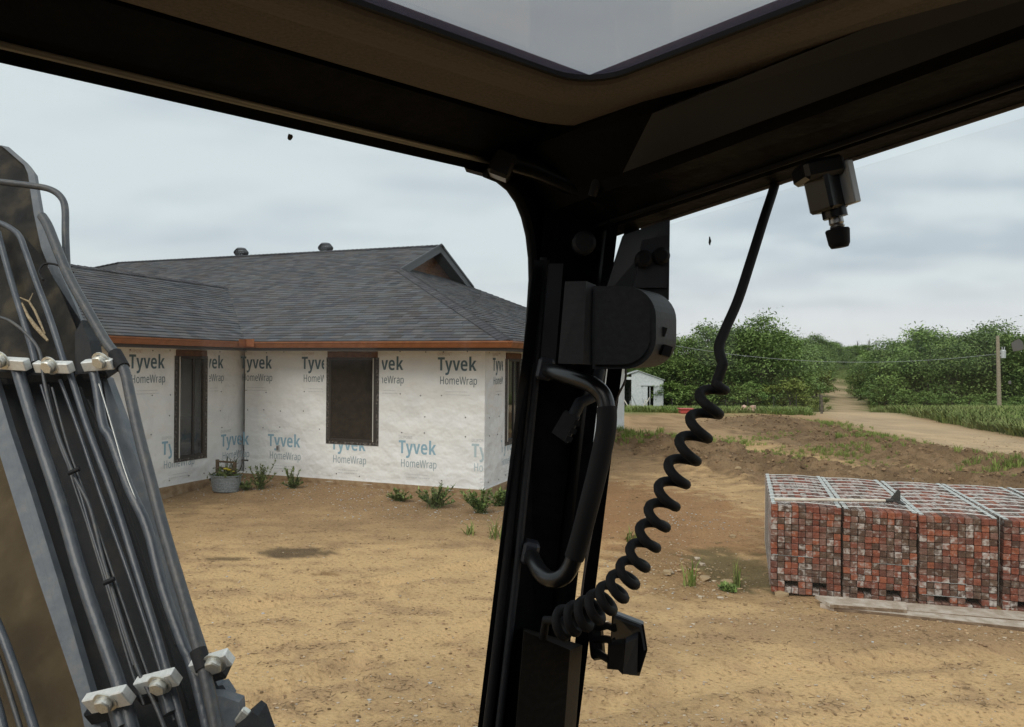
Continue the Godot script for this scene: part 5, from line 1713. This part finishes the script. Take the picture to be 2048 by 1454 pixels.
	for i in bd_.size():
		var e = bd_[i]
		var pts := []
		for p in e[1]:
			var k: float = e[2] + e[4]
			var dir := P(p[0], p[1], 1.0) - EYE
			var tt: float = (k - 2.4) / dir.y
			pts.append(EYE + dir * tt)
		var pl := thing("plank", e[0], "plank", Vector3(pts[0].x, e[4], pts[0].z), 0.0, "planks before the bricks")
		var mm := MB.new()
		mm.prism(pts.map(func(p): return p - pl.position), Vector3(0, -e[2] + 0.002, 0))
		part("board", mm, M.board, pl)
		mm = MB.new()
		var p3: Vector3 = pts[3] - pl.position
		var p2: Vector3 = pts[2] - pl.position
		mm.prism([p3 + Vector3(0, -0.004, 0.003), p2 + Vector3(0, -0.004, 0.003), p2 + Vector3(0, -e[2] + 0.003, 0.003), p3 + Vector3(0, -e[2] + 0.003, 0.003)], Vector3(0, 0, -0.004))
		part("board_edge", mm, M.board_brown, pl)  # front edge coloured a darker brown than the board

# ---------------------------------------------------------------- tub planter and weeds by the house
func ground_at(px: float, py: float) -> Vector3:
	# where the line of sight meets the ground
	var dir := P(px, py, 1.0) - EYE
	var d := 2.4 / maxf(0.001, -dir.y)
	for i in 6:
		d = (2.4 - gh(dir.x * d, d)) / -dir.y
	var x := dir.x * d
	return Vector3(x, gh(x, d), -d)

func leafy(mb: MB, r: RandomNumberGenerator, n: int, size: float, spread: Vector3, at: Vector3, a: Color, b: Color) -> void:
	for i in n:
		var p := at + Vector3(r.randfn() * spread.x, absf(r.randfn()) * spread.y, r.randfn() * spread.z)
		var d := Vector3(r.randfn(), r.randf_range(0.1, 1.2), r.randfn()).normalized()
		var s := d.cross(Vector3(r.randfn(), r.randfn(), r.randfn())).normalized()
		var l := size * r.randf_range(0.6, 1.3)
		mb.col = a.lerp(b, r.randf()) * r.randf_range(0.75, 1.15)
		mb.tri(p - s * l * 0.25, p + s * l * 0.25, p + d * l)
		mb.tri(p + s * l * 0.25, p - s * l * 0.25, p - d * l * 0.5)

func make_planter() -> void:
	rng.seed = 55
	var p := ground_at(452, 982)
	p.y = gh(p.x, -p.z)
	var turn := -0.36
	var tub := thing("washtub_planter", "galvanised washtub planted with flowers against the wrapped wall corner", "planter", p, turn)
	var m := MB.new()
	var id := Transform3D()
	m.lathe(id, [Vector2(0.0, 0.012), Vector2(0.245, 0.012), Vector2(0.25, 0.0), Vector2(0.262, 0.012), Vector2(0.30, 0.27), Vector2(0.318, 0.285), Vector2(0.318, 0.30), Vector2(0.30, 0.30), Vector2(0.29, 0.26), Vector2(0.285, 0.22)], 28, 0.72)
	part("tub", m, M.tub, tub)
	m = MB.new()
	for k in 3:
		m.lathe(Transform3D(Basis(), Vector3(0, 0.08 + 0.075 * k, 0)), [Vector2(0.272 + 0.011 * k, 0.0), Vector2(0.280 + 0.011 * k, 0.006), Vector2(0.274 + 0.011 * k, 0.012)], 28, 0.72)
	part("tub_rib", m, M.tub, tub)
	m = MB.new()
	m.lathe(id, [Vector2(0.288, 0.235), Vector2(0.15, 0.255), Vector2(0.0, 0.26)], 20, 0.72)
	part("potting_soil", m, M.soil, tub)
	m = MB.new()
	leafy(m, rng, 260, 0.06, Vector3(0.14, 0.07, 0.09), Vector3(0.02, 0.26, 0.02), Color(0.05, 0.09, 0.025), Color(0.12, 0.16, 0.05))
	part("foliage", m, M.leaf, tub)
	for k in 12:
		m = MB.new()
		var white := k > 5
		var c := Vector3(rng.randf_range(0.02, 0.19), rng.randf_range(0.36, 0.42), rng.randf_range(0.02, 0.12)) if not white else Vector3(rng.randf_range(-0.22, 0.25), rng.randf_range(0.28, 0.34), rng.randf_range(0.06, 0.15))
		var rr := 0.038 if not white else 0.018
		for j in 7:
			var f := TAU * j / 7
			var u := Vector3(cos(f), 0.25, sin(f)) * rr
			var w := Vector3(-sin(f), 0, cos(f)) * rr * 0.5
			m.tri(c, c + u + w, c + u - w)
			m.tri(c + Vector3(0, 0.006, 0), c + u * 0.6 - w, c + u * 0.6 + w)
		part("flower", m, M.petal_white if white else M.petal, tub)
	# the old wringer stands in the tub's back, a thing of its own
	var wr := thing("clothes_wringer", "old wooden clothes wringer with iron crank standing in the washtub", "wringer", p + Basis(Vector3.UP, turn) * Vector3(-0.09, 0.25, -0.10), turn)
	for x in [-0.20, 0.20]:
		m = MB.new()
		m.bx(Vector3(x - 0.025, -0.02, -0.025), Vector3(x + 0.025, 0.30 if x < 0 else 0.27, 0.025), 0.004)
		part("post", m, M.old_wood, wr)
	for y in [0.06, 0.14, 0.27]:
		m = MB.new()
		if y > 0.2:
			m.bx(Vector3(-0.174, y - 0.02, -0.02), Vector3(0.174, y + 0.012, 0.02), 0.004)
		else:
			m.tube([Vector3(-0.174, y, 0), Vector3(0.174, y, 0)], 0.028, 12)
		part("rail" if y > 0.2 else "roller", m, M.old_wood, wr)
	m = MB.new()
	m.tube(smooth_line([Vector3(0.22, 0.10, 0.02), Vector3(0.28, 0.10, 0.03), Vector3(0.34, 0.14, 0.03), Vector3(0.385, 0.24, 0.03), Vector3(0.39, 0.32, 0.03)], 4), 0.010, 8)
	m.tube([Vector3(0.38, 0.32, 0.03), Vector3(0.52, 0.325, 0.03)], 0.015, 8)
	part("crank", m, M.iron, wr)
	m = MB.new()
	m.tube([Vector3(-0.22, -0.06, 0.05), Vector3(-0.34, -0.07, 0.05)], 0.009, 6)
	m.tube([Vector3(-0.32, -0.10, 0.05), Vector3(-0.32, -0.04, 0.05)], 0.009, 6)
	m.tube([Vector3(0.18, 0.29, 0), Vector3(0.18, 0.34, 0), Vector3(0.20, 0.37, 0)], 0.006, 6)
	part("screw", m, M.iron, wr)
	# trained strap leaves above
	var ir := thing("strap_leaf_plant", "dark strap-leaved plant rising behind the wringer in the tub", "plant", p + Basis(Vector3.UP, turn) * Vector3(0.0, 0.24, -0.14), turn)
	m = MB.new()
	for k in 16:
		var f := rng.randf() * TAU
		var h := rng.randf_range(0.3, 0.48)
		var b0 := Vector3(rng.randf_range(-0.12, 0.12), 0, rng.randf_range(-0.02, 0.02))
		var o := Vector3(cos(f), 0, sin(f))
		var s := o.cross(Vector3.UP) * 0.012
		m.col = Color(0.04, 0.07, 0.025) * rng.randf_range(0.8, 1.3)
		m.quad(b0 - s, b0 + s, b0 + Vector3.UP * h * 0.7 + o * 0.03 + s, b0 + Vector3.UP * h * 0.7 + o * 0.03 - s)
		m.tri(b0 + Vector3.UP * h * 0.7 + o * 0.03 - s, b0 + Vector3.UP * h * 0.7 + o * 0.03 + s, b0 + Vector3.UP * h * 0.9 + o * 0.12)
	part("leaves", m, M.leaf, ir)

func weed(label: String, px: float, py: float, w: float, h: float, style: int, seed_: int, tone := Color(0.10, 0.15, 0.04)) -> void:
	var r := RandomNumberGenerator.new()
	r.seed = seed_
	var p := ground_at(px, py)
	w *= 1.5
	h *= 1.12
	var t := thing("weed" if style != 1 else "grass_clump", label, "weed" if style != 1 else "grass", p, 0.0, "weeds by the house" if px < 1030 else "")
	var m := MB.new()
	if style == 1:
		for k in 26:
			var f := r.randf() * TAU
			var hh := h * r.randf_range(0.3, 1.0)
			var b0 := Vector3(r.randfn(), 0, r.randfn()) * w * 0.18
			var o := Vector3(cos(f), 0, sin(f)) * w * r.randf_range(0.15, 1.0)
			var s := Vector3(-sin(f), 0, cos(f)) * r.randf_range(0.005, 0.010)
			m.col = tone.lerp(Color(0.24, 0.27, 0.08), r.randf()) * r.randf_range(0.8, 1.2)
			var mid := b0 + Vector3.UP * hh * 0.6 + o * 0.35
			m.quad(b0 - s, b0 + s, mid + s * 0.8, mid - s * 0.8)
			m.tri(mid - s * 0.8, mid + s * 0.8, b0 + Vector3.UP * hh * r.randf_range(0.8, 1.0) + o)
		part("blades", m, M.grass, t)
		return
	var stems := MB.new()
	for k in 22:
		var f := r.randf() * TAU
		var tip := Vector3(cos(f) * w * 0.5 * r.randf(), h * r.randf_range(0.25, 1.0), sin(f) * w * 0.4 * r.randf())
		stems.tube([Vector3(r.randfn(), 0, r.randfn()) * w * 0.08, tip * Vector3(0.6, 0.55, 0.6), tip], [0.006, 0.004, 0.002], 4, false)
		for j in 46:
			var q := tip * r.randf_range(0.2, 1.0)
			var d := Vector3(r.randfn(), r.randf_range(-0.2, 1.2), r.randfn()).normalized()
			var s := d.cross(Vector3.UP).normalized()
			var l := (0.075 if style == 0 else 0.05) * r.randf_range(0.6, 1.4)
			var wd := 0.2 if style == 0 else 0.28
			m.col = tone.lerp(Color(0.24, 0.30, 0.10), r.randf() * 0.9) * r.randf_range(0.9, 1.35)
			m.tri(q - s * l * wd, q + s * l * wd, q + d * l)
	part("stems", stems, M.stem, t)
	part("leaves", m, M.leaf, t)

func make_weeds() -> void:
	weed("feathery weed right of the washtub at the wall foot", 522, 978, 0.40, 0.48, 2, 1, Color(0.07, 0.11, 0.035))
	weed("small leafy weed below the main window's left edge", 585, 976, 0.36, 0.34, 2, 2, Color(0.06, 0.10, 0.03))
	weed("low yellowish weed left of the dark bushy one by the slab", 800, 1002, 0.40, 0.20, 2, 3, Color(0.13, 0.16, 0.05))
	weed("dark green bushy weed at the foot of the main wall", 870, 1015, 0.55, 0.34, 0, 4, Color(0.06, 0.12, 0.03))
	weed("upright pale green weed in front of the house corner", 962, 1026, 0.52, 0.42, 0, 5, Color(0.12, 0.18, 0.05))
	weed("low green weed tuft just right of the house corner weed", 1000, 1012, 0.4, 0.28, 0, 6, Color(0.11, 0.17, 0.05))
	weed("sparse grass clump on the dirt below the house corner", 938, 1068, 0.18, 0.22, 1, 7)
	weed("taller grass clump beside the corner post's left edge", 993, 1076, 0.26, 0.32, 1, 8)
	weed("short weeds growing round the washtub's base", 492, 980, 0.22, 0.14, 2, 9, Color(0.09, 0.13, 0.04))
	weed("upright green grass clump left of the brick row", 1380, 1172, 0.16, 0.34, 1, 10, Color(0.13, 0.21, 0.04))
	weed("thin grass stem in the damp hollow beside the bricks", 1474, 1176, 0.08, 0.34, 1, 11)
	weed("low weed patch among stones near the brick corner", 1455, 1182, 0.2, 0.05, 2, 12, Color(0.12, 0.19, 0.04))
	weed("small grass clump right of the corner post at mid height", 1262, 1080, 0.2, 0.2, 1, 13)

func make_rocks() -> void:
	rng.seed = 63
	var spots := [["flat tan stone right of the grass clump", 1410, 1160, 0.16], ["tan stone near the brick row's left corner", 1455, 1168, 0.15], ["pale upright stone beside the hollow", 1464, 1074, 0.11], ["rounded tan stone at the foot of the first brick cube", 1560, 1192, 0.18], ["flat tan stone below the coiled cord's middle", 1335, 1150, 0.12], ["brownish stone at the bank's end behind the bricks' corner", 1476, 956, 0.16]]
	for s in spots:
		var p := ground_at(s[1], s[2])
		var m := part_mesh("stone", pebble_mesh(100 + int(s[1]), 0.45), mat(Color(0.36, 0.26, 0.15), 0.95))
		m.position = p + Vector3(0, s[3] * 0.12, 0)
		m.scale = Vector3.ONE * s[3]
		m.rotation.y = rng.randf() * TAU
		tag(m, s[0], "stone", "larger stones on the dirt")

# ---------------------------------------------------------------- wood, shed, pole, fence beyond the yard
func tree_kind(called: String, seed_: int, H: float, W: float, clumps: int, leaves: int, size: float, dark: Color, light: Color, bare := false) -> Node3D:
	var r := RandomNumberGenerator.new()
	r.seed = seed_
	var t := Node3D.new()
	t.name = called
	var tr := MB.new()
	tr.tube([Vector3.ZERO, Vector3(r.randfn() * 0.1, H * 0.3, r.randfn() * 0.1), Vector3(r.randfn() * 0.25, H * 0.62, r.randfn() * 0.25), Vector3(r.randfn() * 0.3, H * 0.9, r.randfn() * 0.3)], [H * 0.024, H * 0.018, H * 0.01, H * 0.003], 7)
	var cr := MB.new()
	for k in clumps:
		var f := r.randf() * TAU
		var yy := pow(r.randf(), 0.8)
		var y := lerpf(0.12 if W > H * 0.55 else 0.22, 0.97, yy) * H
		var env := sin(PI * clampf(0.12 + 0.80 * pow((y / H), 0.8), 0, 1)) * W * 0.5
		var rad := env * sqrt(r.randf_range(0.25, 1.0))
		var c := Vector3(cos(f) * rad, y, sin(f) * rad)
		if k % 3 == 0:
			tr.tube([Vector3(0, y * 0.62, 0), Vector3(c.x * 0.5, y * 0.85, c.z * 0.5), c], [H * 0.007, H * 0.005, H * 0.002], 5, false)
		var tone := dark.lerp(light, clampf(r.randfn() * 0.28 + 0.45, 0, 1))
		var sp := H * r.randf_range(0.055, 0.10)
		for j in leaves:
			var p := c + Vector3(r.randfn(), r.randfn() * 0.62, r.randfn()) * sp
			var d := Vector3(r.randfn(), r.randfn() * 0.5 - 0.15, r.randfn()).normalized()
			var s := d.cross(Vector3(r.randfn() * 0.5, 1.0, r.randfn() * 0.5)).normalized()
			var l := size * r.randf_range(0.6, 1.3)
			cr.col = tone * r.randf_range(0.82, 1.18)
			cr.tri(p - s * l * 0.34, p + s * l * 0.34, p + d * l)
			cr.tri(p + s * l * 0.34, p - s * l * 0.34, p - d * l * 0.6)
	part("trunk", tr, M.bark, t)
	part("crown", cr, M.leaf, t)
	return t

func bare_kind(seed_: int) -> Node3D:
	var r := RandomNumberGenerator.new()
	r.seed = seed_
	var t := Node3D.new()
	t.name = "bare_tree"
	var tr := MB.new()
	tr.tube([Vector3.ZERO, Vector3(0.1, 4, 0), Vector3(0, 8.5, 0.1)], [0.2, 0.14, 0.05], 6)
	part("trunk", tr, M.bark, t)
	var br := MB.new()
	for k in 60:
		var y := r.randf_range(3.0, 8.0)
		var f := r.randf() * TAU
		var l := r.randf_range(0.8, 2.0)
		var o := Vector3(cos(f) * l * 0.5, l, sin(f) * l * 0.5)
		br.tube([Vector3(0, y, 0), Vector3(0, y, 0) + o * 0.5 + Vector3(r.randfn(), 0, r.randfn()) * 0.1, Vector3(0, y, 0) + o], [0.035, 0.022, 0.01], 4, false)
	part("branches", br, M.bark, t)
	return t

func put_tree(kind: Node3D, px: float, d: float, top_py: float, label: String, category: String, group: String, wide := 1.0) -> void:
	# stands where its column of the picture meets that distance; height from where its top shows
	var x := (px - 1024.0) / F * d
	var y := gh(x, d) - 0.1
	var top := 2.4 - (top_py - 733.0) / F * d
	var h: float = kind.get_meta("h")
	var s := maxf(0.15, (top - y) / h)
	var o: Node3D = kind.duplicate()
	o.remove_meta("h")
	o.name = numbered(String(kind.name))
	add_child(o)
	o.position = Vector3(x, y, -d)
	o.rotation.y = rng.randf() * TAU
	o.scale = Vector3(s * wide, s, s * wide)
	tag(o, label, category, group)

func make_wood() -> void:
	rng.seed = 71
	var D1 := Color(0.10, 0.165, 0.045)
	var L1 := Color(0.215, 0.31, 0.09)
	var kinds := {
		"a": tree_kind("broadleaf_tree", 1, 9.0, 7.5, 60, 170, 0.23, D1, L1),
		"b": tree_kind("broadleaf_tree", 2, 9.0, 6.5, 52, 170, 0.23, D1 * 0.85, L1 * 0.85),
		"c": tree_kind("broadleaf_tree", 3, 9.0, 8.5, 64, 170, 0.23, D1 * 1.3, L1 * 1.2),
		"d": tree_kind("broadleaf_tree", 4, 9.0, 7.0, 56, 170, 0.23, D1, Color(0.20, 0.27, 0.075)),
		"s": tree_kind("shrub", 5, 3.0, 3.6, 26, 100, 0.17, D1 * 1.4, Color(0.18, 0.25, 0.065)),
		"y": tree_kind("shrub", 6, 3.0, 3.0, 22, 100, 0.17, Color(0.11, 0.15, 0.03), Color(0.25, 0.30, 0.075)),
		"z": bare_kind(8)}
	for k in kinds: kinds[k].set_meta("h", 3.0 if k in ["s", "y"] else (10.0 if k == "z" else 9.2))
	var gl := "trees left of the dirt road"
	var gr := "trees right of the dirt road"
	var LL := "leafy tree in the wood left of the dirt road"
	var LR := "leafy tree in the wood right of the dirt road"
	# left of the road: front row, then the taller row behind
	for e in [["a", 1180, 76, 668, LL], ["c", 1262, 78, 672, "tree directly behind the white shed"], ["d", 1330, 74, 672, LL], ["d", 1372, 72, 668, LL], ["a", 1420, 74, 652, LL], ["b", 1470, 71, 640, "tall dark tree crossed by the hanging cord's lower end"], ["a", 1522, 70, 634, "tallest rounded dark green tree left of the dirt road"], ["c", 1570, 73, 662, LL], ["d", 1352, 88, 660, LL], ["b", 1440, 90, 646, LL], ["a", 1548, 92, 648, LL], ["c", 1500, 86, 650, LL], ["b", 1300, 92, 664, LL], ["d", 1395, 80, 690, LL], ["a", 1612, 96, 676, LL], ["c", 1236, 90, 664, LL]]:
		put_tree(kinds[e[0]], e[1], e[2], e[3] + (12.0 if e[2] > 79 else rng.randf_range(-3, 8)), e[4], "tree", gl, rng.randf_range(0.85, 1.0))
	for e in [["b", 1605, 128, 672, LL], ["a", 1632, 145, 668, LL], ["d", 1596, 112, 690, LL], ["c", 1624, 122, 690, LL], ["a", 1630, 112, 700, LL], ["d", 1638, 138, 690, LL], ["y", 1634, 96, 745, "pale shrub tree overhanging the road's left side in the gap"]]:
		put_tree(kinds[e[0]], e[1], e[2], e[3], e[4], "tree", gl, 1.2)
	# far end of the road
	for e in [["a", 1652, 146, 688], ["d", 1634, 142, 684], ["b", 1676, 152, 690], ["c", 1662, 160, 682], ["c", 1705, 160, 688], ["d", 1735, 166, 684], ["a", 1640, 205, 676], ["b", 1668, 220, 680], ["c", 1695, 210, 690], ["d", 1722, 200, 686]]:
		put_tree(kinds[e[0]], e[1], e[2], e[3], "distant tree closing the view where the dirt road ends", "tree", "trees at the far end of the road", 1.25)
	for e in [[1715, 168, 672], [1738, 166, 668], [1752, 172, 672]]:
		put_tree(kinds["z"], e[0], e[1], e[2], "bare grey tree poking above the wood beyond the road", "tree", "bare trees above the wood", 1.0)
	# right of the road
	for e in [["c", 1745, 98, 690, LR], ["a", 1772, 88, 664, LR], ["d", 1800, 78, 680, "bright green tree leaning over the dirt road from the right"], ["b", 1830, 82, 655, LR], ["c", 1858, 74, 650, LR], ["d", 1905, 70, 672, LR], ["b", 1950, 72, 648, "dark tree just left of the utility pole"], ["a", 1992, 74, 636, "tallest tree behind the utility pole"], ["d", 2035, 70, 652, LR], ["b", 2085, 68, 648, LR], ["c", 2140, 72, 640, LR], ["a", 2210, 70, 640, LR], ["b", 1885, 88, 650, LR], ["d", 1925, 90, 646, LR], ["a", 1975, 92, 646, LR], ["c", 2025, 90, 650, LR], ["b", 1815, 100, 660, LR], ["a", 1790, 110, 668, LR], ["d", 1760, 120, 680, LR], ["b", 1738, 130, 690, LR], ["c", 1722, 145, 694, LR], ["d", 1722, 98, 706, LR], ["b", 1706, 132, 700, LR], ["a", 1698, 158, 690, LR]]:
		put_tree(kinds[e[0]], e[1], e[2], e[3] + (14.0 if e[2] > 79 else rng.randf_range(-3, 8)), e[4], "tree", gr, rng.randf_range(0.85, 1.05))
	# undergrowth
	for e in [["y", 1580, 66, 752, "yellow-green shrub left of where the dirt road enters the wood"], ["y", 1545, 68, 765, "lower yellow-green shrub at the edge of the left wood"], ["s", 1505, 66, 768, "dark shrub at the foot of the tallest left tree"], ["s", 1612, 70, 745, "round pale shrub at the road's left edge"], ["y", 1648, 62, 790, "small light green bush beside the wooden fence post"], ["y", 1640, 100, 736, "tall pale shrub leaning over the far road"]]:
		put_tree(kinds[e[0]], e[1], e[2], e[3], e[4], "shrub", "shrubs at the edge of the wood", 1.0)
	var GU := "undergrowth shrub along the foot of the wood"
	for e in [["s", 1340, 70, 768], ["s", 1385, 69, 775], ["s", 1430, 68, 772], ["s", 1470, 67, 774], ["s", 1740, 84, 770], ["s", 1775, 76, 775], ["s", 1815, 70, 780], ["s", 1855, 67, 782], ["s", 1895, 65, 785], ["s", 1940, 66, 790], ["s", 1985, 66, 785], ["s", 2035, 64, 790], ["s", 2085, 62, 790], ["s", 1716, 110, 752], ["s", 1700, 125, 748]]:
		put_tree(kinds[e[0]], e[1], e[2], e[3], GU, "shrub", "undergrowth along the wood", 1.35)
	for e in [["s", 1925, 57, 806, "low shrub left of the utility pole's foot"], ["s", 1965, 56, 803, "grey-green shrub touching the utility pole's foot"], ["s", 2030, 54, 800, "low shrub right of the utility pole's foot"], ["s", 2085, 52, 800, "low shrub at the far right edge of the verge"]]:
		put_tree(kinds[e[0]], e[1], e[2], e[3], e[4], "shrub", "shrubs round the utility pole", 1.5)
	for k in kinds: kinds[k].free()

func make_far_things() -> void:
	rng.seed = 83
	# shed
	var d := 70.0
	var x1 := (1326.0 - 1024.0) / F * d
	var gy := gh(x1 - 2.0, d)
	var s := thing("metal_shed", "small white metal shed with dark doorways at the edge of the wood", "shed", Vector3(x1 - 2.3, gy, -d), -0.12)
	var hw := 2.3
	var eh := 2.75
	var ph := 3.55
	var m := MB.new()
	var front := [[[-hw, 0], [-1.28, 0], [-1.28, eh + 0.29], [-hw, eh]], [[-0.62, 0], [0.42, 0], [0.42, 2.15], [1.42, 2.15], [1.42, 0], [hw, 0], [hw, eh], [0.0, ph], [-0.62, eh + 0.56]], ]
	for f in front:
		m.prism(f.map(func(p): return Vector3(p[0], p[1], 0)), Vector3(0, 0, -0.08))
	m.bx(Vector3(-1.28, 2.75, -0.08), Vector3(-0.62, 3.0, 0))
	part("front_wall", m, M.shed, s)
	m = MB.new()
	for x in [-hw, hw]:
		m.bx(Vector3(x - 0.04, 0, -6), Vector3(x + 0.04, eh, -0.081))
	m.bx(Vector3(-hw + 0.05, 0, -6.0), Vector3(hw - 0.05, eh, -5.92))
	part("side_wall", m, M.shed, s)
	m = MB.new()
	for sg in [-1.0, 1.0]:
		m.prism([Vector3(0, ph + 0.02, 0.15), Vector3(sg * (hw + 0.15), eh - 0.03, 0.15), Vector3(sg * (hw + 0.15), eh - 0.03, -6.1), Vector3(0, ph + 0.02, -6.1)], Vector3(0, 0.05, 0))
	part("roof", m, M.tin, s)
	m = MB.new()
	m.bx(Vector3(0.25, 2.18, 0.01), Vector3(1.5, 2.30, 0.12))
	part("door_track", m, M.tin, s)
	m = MB.new()
	m.bx(Vector3(0.42, 0.02, 0.02), Vector3(0.86, 2.15, 0.06))
	part("sliding_door", m, M.shed, s)
	m = MB.new()
	m.bx(Vector3(1.05, 0.0, -0.05), Vector3(1.12, 2.1, -0.01))
	part("door_post", m, M.tin, s)
	for k in 9:
		m = MB.new()
		m.bx(Vector3(-hw + 0.18 + 0.5 * k, eh - 0.6, 0.002), Vector3(-hw + 0.22 + 0.5 * k, eh - 0.05, 0.02))
		if absf(-hw + 0.2 + 0.5 * k + 0.95) > 0.4: part("sheet_rib", m, M.shed, s)
	# junk before the shed
	var j := thing("scrap_heap", "jumble of pale scrap lumber leaning before the shed", "scrap", Vector3(x1 - 2.4, gh(x1 - 2.4, d - 1.2), -d + 1.2))
	for k in 9:
		m = MB.new()
		var a := Vector3(rng.randf_range(-1.0, 1.2), 0.02, rng.randf_range(-0.5, 0.4))
		var b := a + Vector3(rng.randf_range(-0.8, 0.8), rng.randf_range(0.3, 1.5), rng.randf_range(-0.5, 0.1))
		m.tube([a, b], 0.05, 5)
		part("board", m, M.handle_wood if k % 2 else M.tin, j)
	# red object and pale rubble at the far edge of the pad
	d = 38.6
	var xr := (1372.0 - 1024.0) / F * d
	var rt := thing("red_trough", "flat red thing lying on the grass right of the shed", "trough", Vector3(xr, gh(xr, d), -d))
	m = MB.new()
	m.bx(Vector3(-0.3, 0, -0.4), Vector3(0.35, 0.22, 0.3), 0.05)
	m.bx(Vector3(-0.35, 0.22, -0.45), Vector3(0.4, 0.27, 0.35), 0.02)
	part("body", m, M.red, rt)
	d = 41.0
	var pp := thing("rubble_pile", "small heap of pinkish rubble at the far edge of the dirt pad", "rubble", Vector3((1493.0 - 1024.0) / F * d, gh((1493.0 - 1024.0) / F * d, d), -d))
	for k in 9:
		var b := part_mesh("rubble_block", pebble_mesh(200 + k, 0.8), M.pink, pp)
		b.position = Vector3(rng.randf_range(-0.45, 0.45), 0.08 + (0.2 if k > 5 else 0.0), rng.randf_range(-0.25, 0.25))
		b.scale = Vector3.ONE * rng.randf_range(0.25, 0.45)
	var slab := thing("concrete_slab", "pale slab edge lying at the far end of the dirt pad", "slab", Vector3((1430.0 - 1024.0) / F * 47.0, gh(13.0, 47.0), -47.0))
	m = MB.new()
	m.bx(Vector3(-1.6, -0.1, -0.8), Vector3(1.9, 0.1, 0.8), 0.03)
	part("slab", m, M.guard, slab)
	# utility pole
	d = 58.0
	var xp := (1998.0 - 1024.0) / F * d
	var yp := gh(xp, d)
	var topy := 2.4 - (669.0 - 735.0) / F * d
	var pole := thing("utility_pole", "wooden utility pole with a grey transformer on the right verge", "pole", Vector3(xp, yp - 0.2, -d))
	m = MB.new()
	var ph2 := topy - yp + 0.2
	m.tube([Vector3(0.06, 0, 0), Vector3(-0.04, ph2 * 0.6, 0), Vector3(-0.12, ph2, 0)], [0.17, 0.14, 0.12], 10)
	part("shaft", m, M.pole_wood, pole)
	m = MB.new()
	var ty := 2.4 - (705.0 - 735.0) / F * d - pole.position.y
	m.lathe(Transform3D(Basis(), Vector3(0.26, ty - 0.3, 0.08)), [Vector2(0, -0.02), Vector2(0.19, -0.02), Vector2(0.19, 0.55), Vector2(0.17, 0.60), Vector2(0, 0.62)], 14)
	var can := part("transformer", m, M.tin, pole)
	for k in 2:
		m = MB.new()
		m.tube([Vector3(0.18 + 0.16 * k, ty + 0.3, 0.08), Vector3(0.17 + 0.2 * k, ty + 0.55, 0.08)], 0.03, 6)
		part("bushing", m, M.tin, can)
	m = MB.new()
	m.bx(Vector3(-0.06, ty - 0.15, -0.03), Vector3(0.10, ty - 0.05, 0.10))
	m.bx(Vector3(-0.06, ty + 0.1, -0.03), Vector3(0.10, ty + 0.2, 0.10))
	part("mount", m, M.tin, pole)
	# service wire, sagging to the left
	var wl := thing("overhead_wire", "thin overhead wire sagging from the utility pole across the wood", "wire", Vector3(xp, yp + ph2 * 0.78, -d))
	m = MB.new()
	var pts := []
	var a1 := P(1992, 708, d)
	var a2 := P(1240, 668, 62.0)
	for k in 25:
		var t := k / 24.0
		pts.append(a1.lerp(a2, t) - Vector3.UP * 4.0 * t * (1 - t) * 1.35 - wl.position)
	m.tube(pts, 0.010, 5)
	part("wire", m, M.tin, wl)
	# fence of steel posts and wires, and one wooden post
	var fx := [1345, 1400, 1452, 1496, 1548, 1593, 1640]
	var fd := [56.0, 55.0, 54.0, 52.0, 50.0, 48.0, 46.0]
	var fence := thing("wire_fence", "thin wire fence on steel posts before the left wood", "fence", Vector3(15, gh(15, 52), -52))
	var tops := []
	for k in fx.size():
		var x: float = (fx[k] - 1024.0) / F * fd[k]
		var y := gh(x, fd[k])
		m = MB.new()
		m.bx(Vector3(x - 0.018, y - 0.1, -fd[k] - 0.018) - fence.position, Vector3(x + 0.018, y + 0.95, -fd[k] + 0.018) - fence.position)
		m.box(Transform3D(Basis(), Vector3(x, y + 1.0, -fd[k]) - fence.position), Vector3(0.038, 0.11, 0.038))
		part("post", m, M.iron, fence)
		tops.append(Vector3(x, y, -fd[k]) - fence.position)
	for h in [0.2, 0.45, 0.7, 0.92]:
		m = MB.new()
		m.tube(tops.map(func(p): return p + Vector3.UP * h), 0.004, 4)
		part("wire", m, M.iron, fence)
	d = 40.0
	var wpx := (1644.0 - 1024.0) / F * d
	var wp := thing("fence_post", "single weathered wooden post at the left edge of the dirt road", "post", Vector3(wpx, gh(wpx, d) - 0.1, -d))
	m = MB.new()
	m.tube([Vector3.ZERO, Vector3(0, 0.6, 0), Vector3(-0.02, 1.1, 0)], [0.07, 0.065, 0.06], 8)
	part("post", m, M.bark, wp)

func _ready() -> void:
	var t0 := Time.get_ticks_msec()
	make_view()
	make_materials()
	setup_noise()
	make_ground()
	make_house()
	make_excavator()
	make_wood()
	print("wood ", Time.get_ticks_msec() - t0)
	make_bricks()
	make_planter()
	make_far_things()
	make_weeds()
	make_rocks()
	make_stones()
	make_clods()
	make_grass()
	print("done ", Time.get_ticks_msec() - t0)
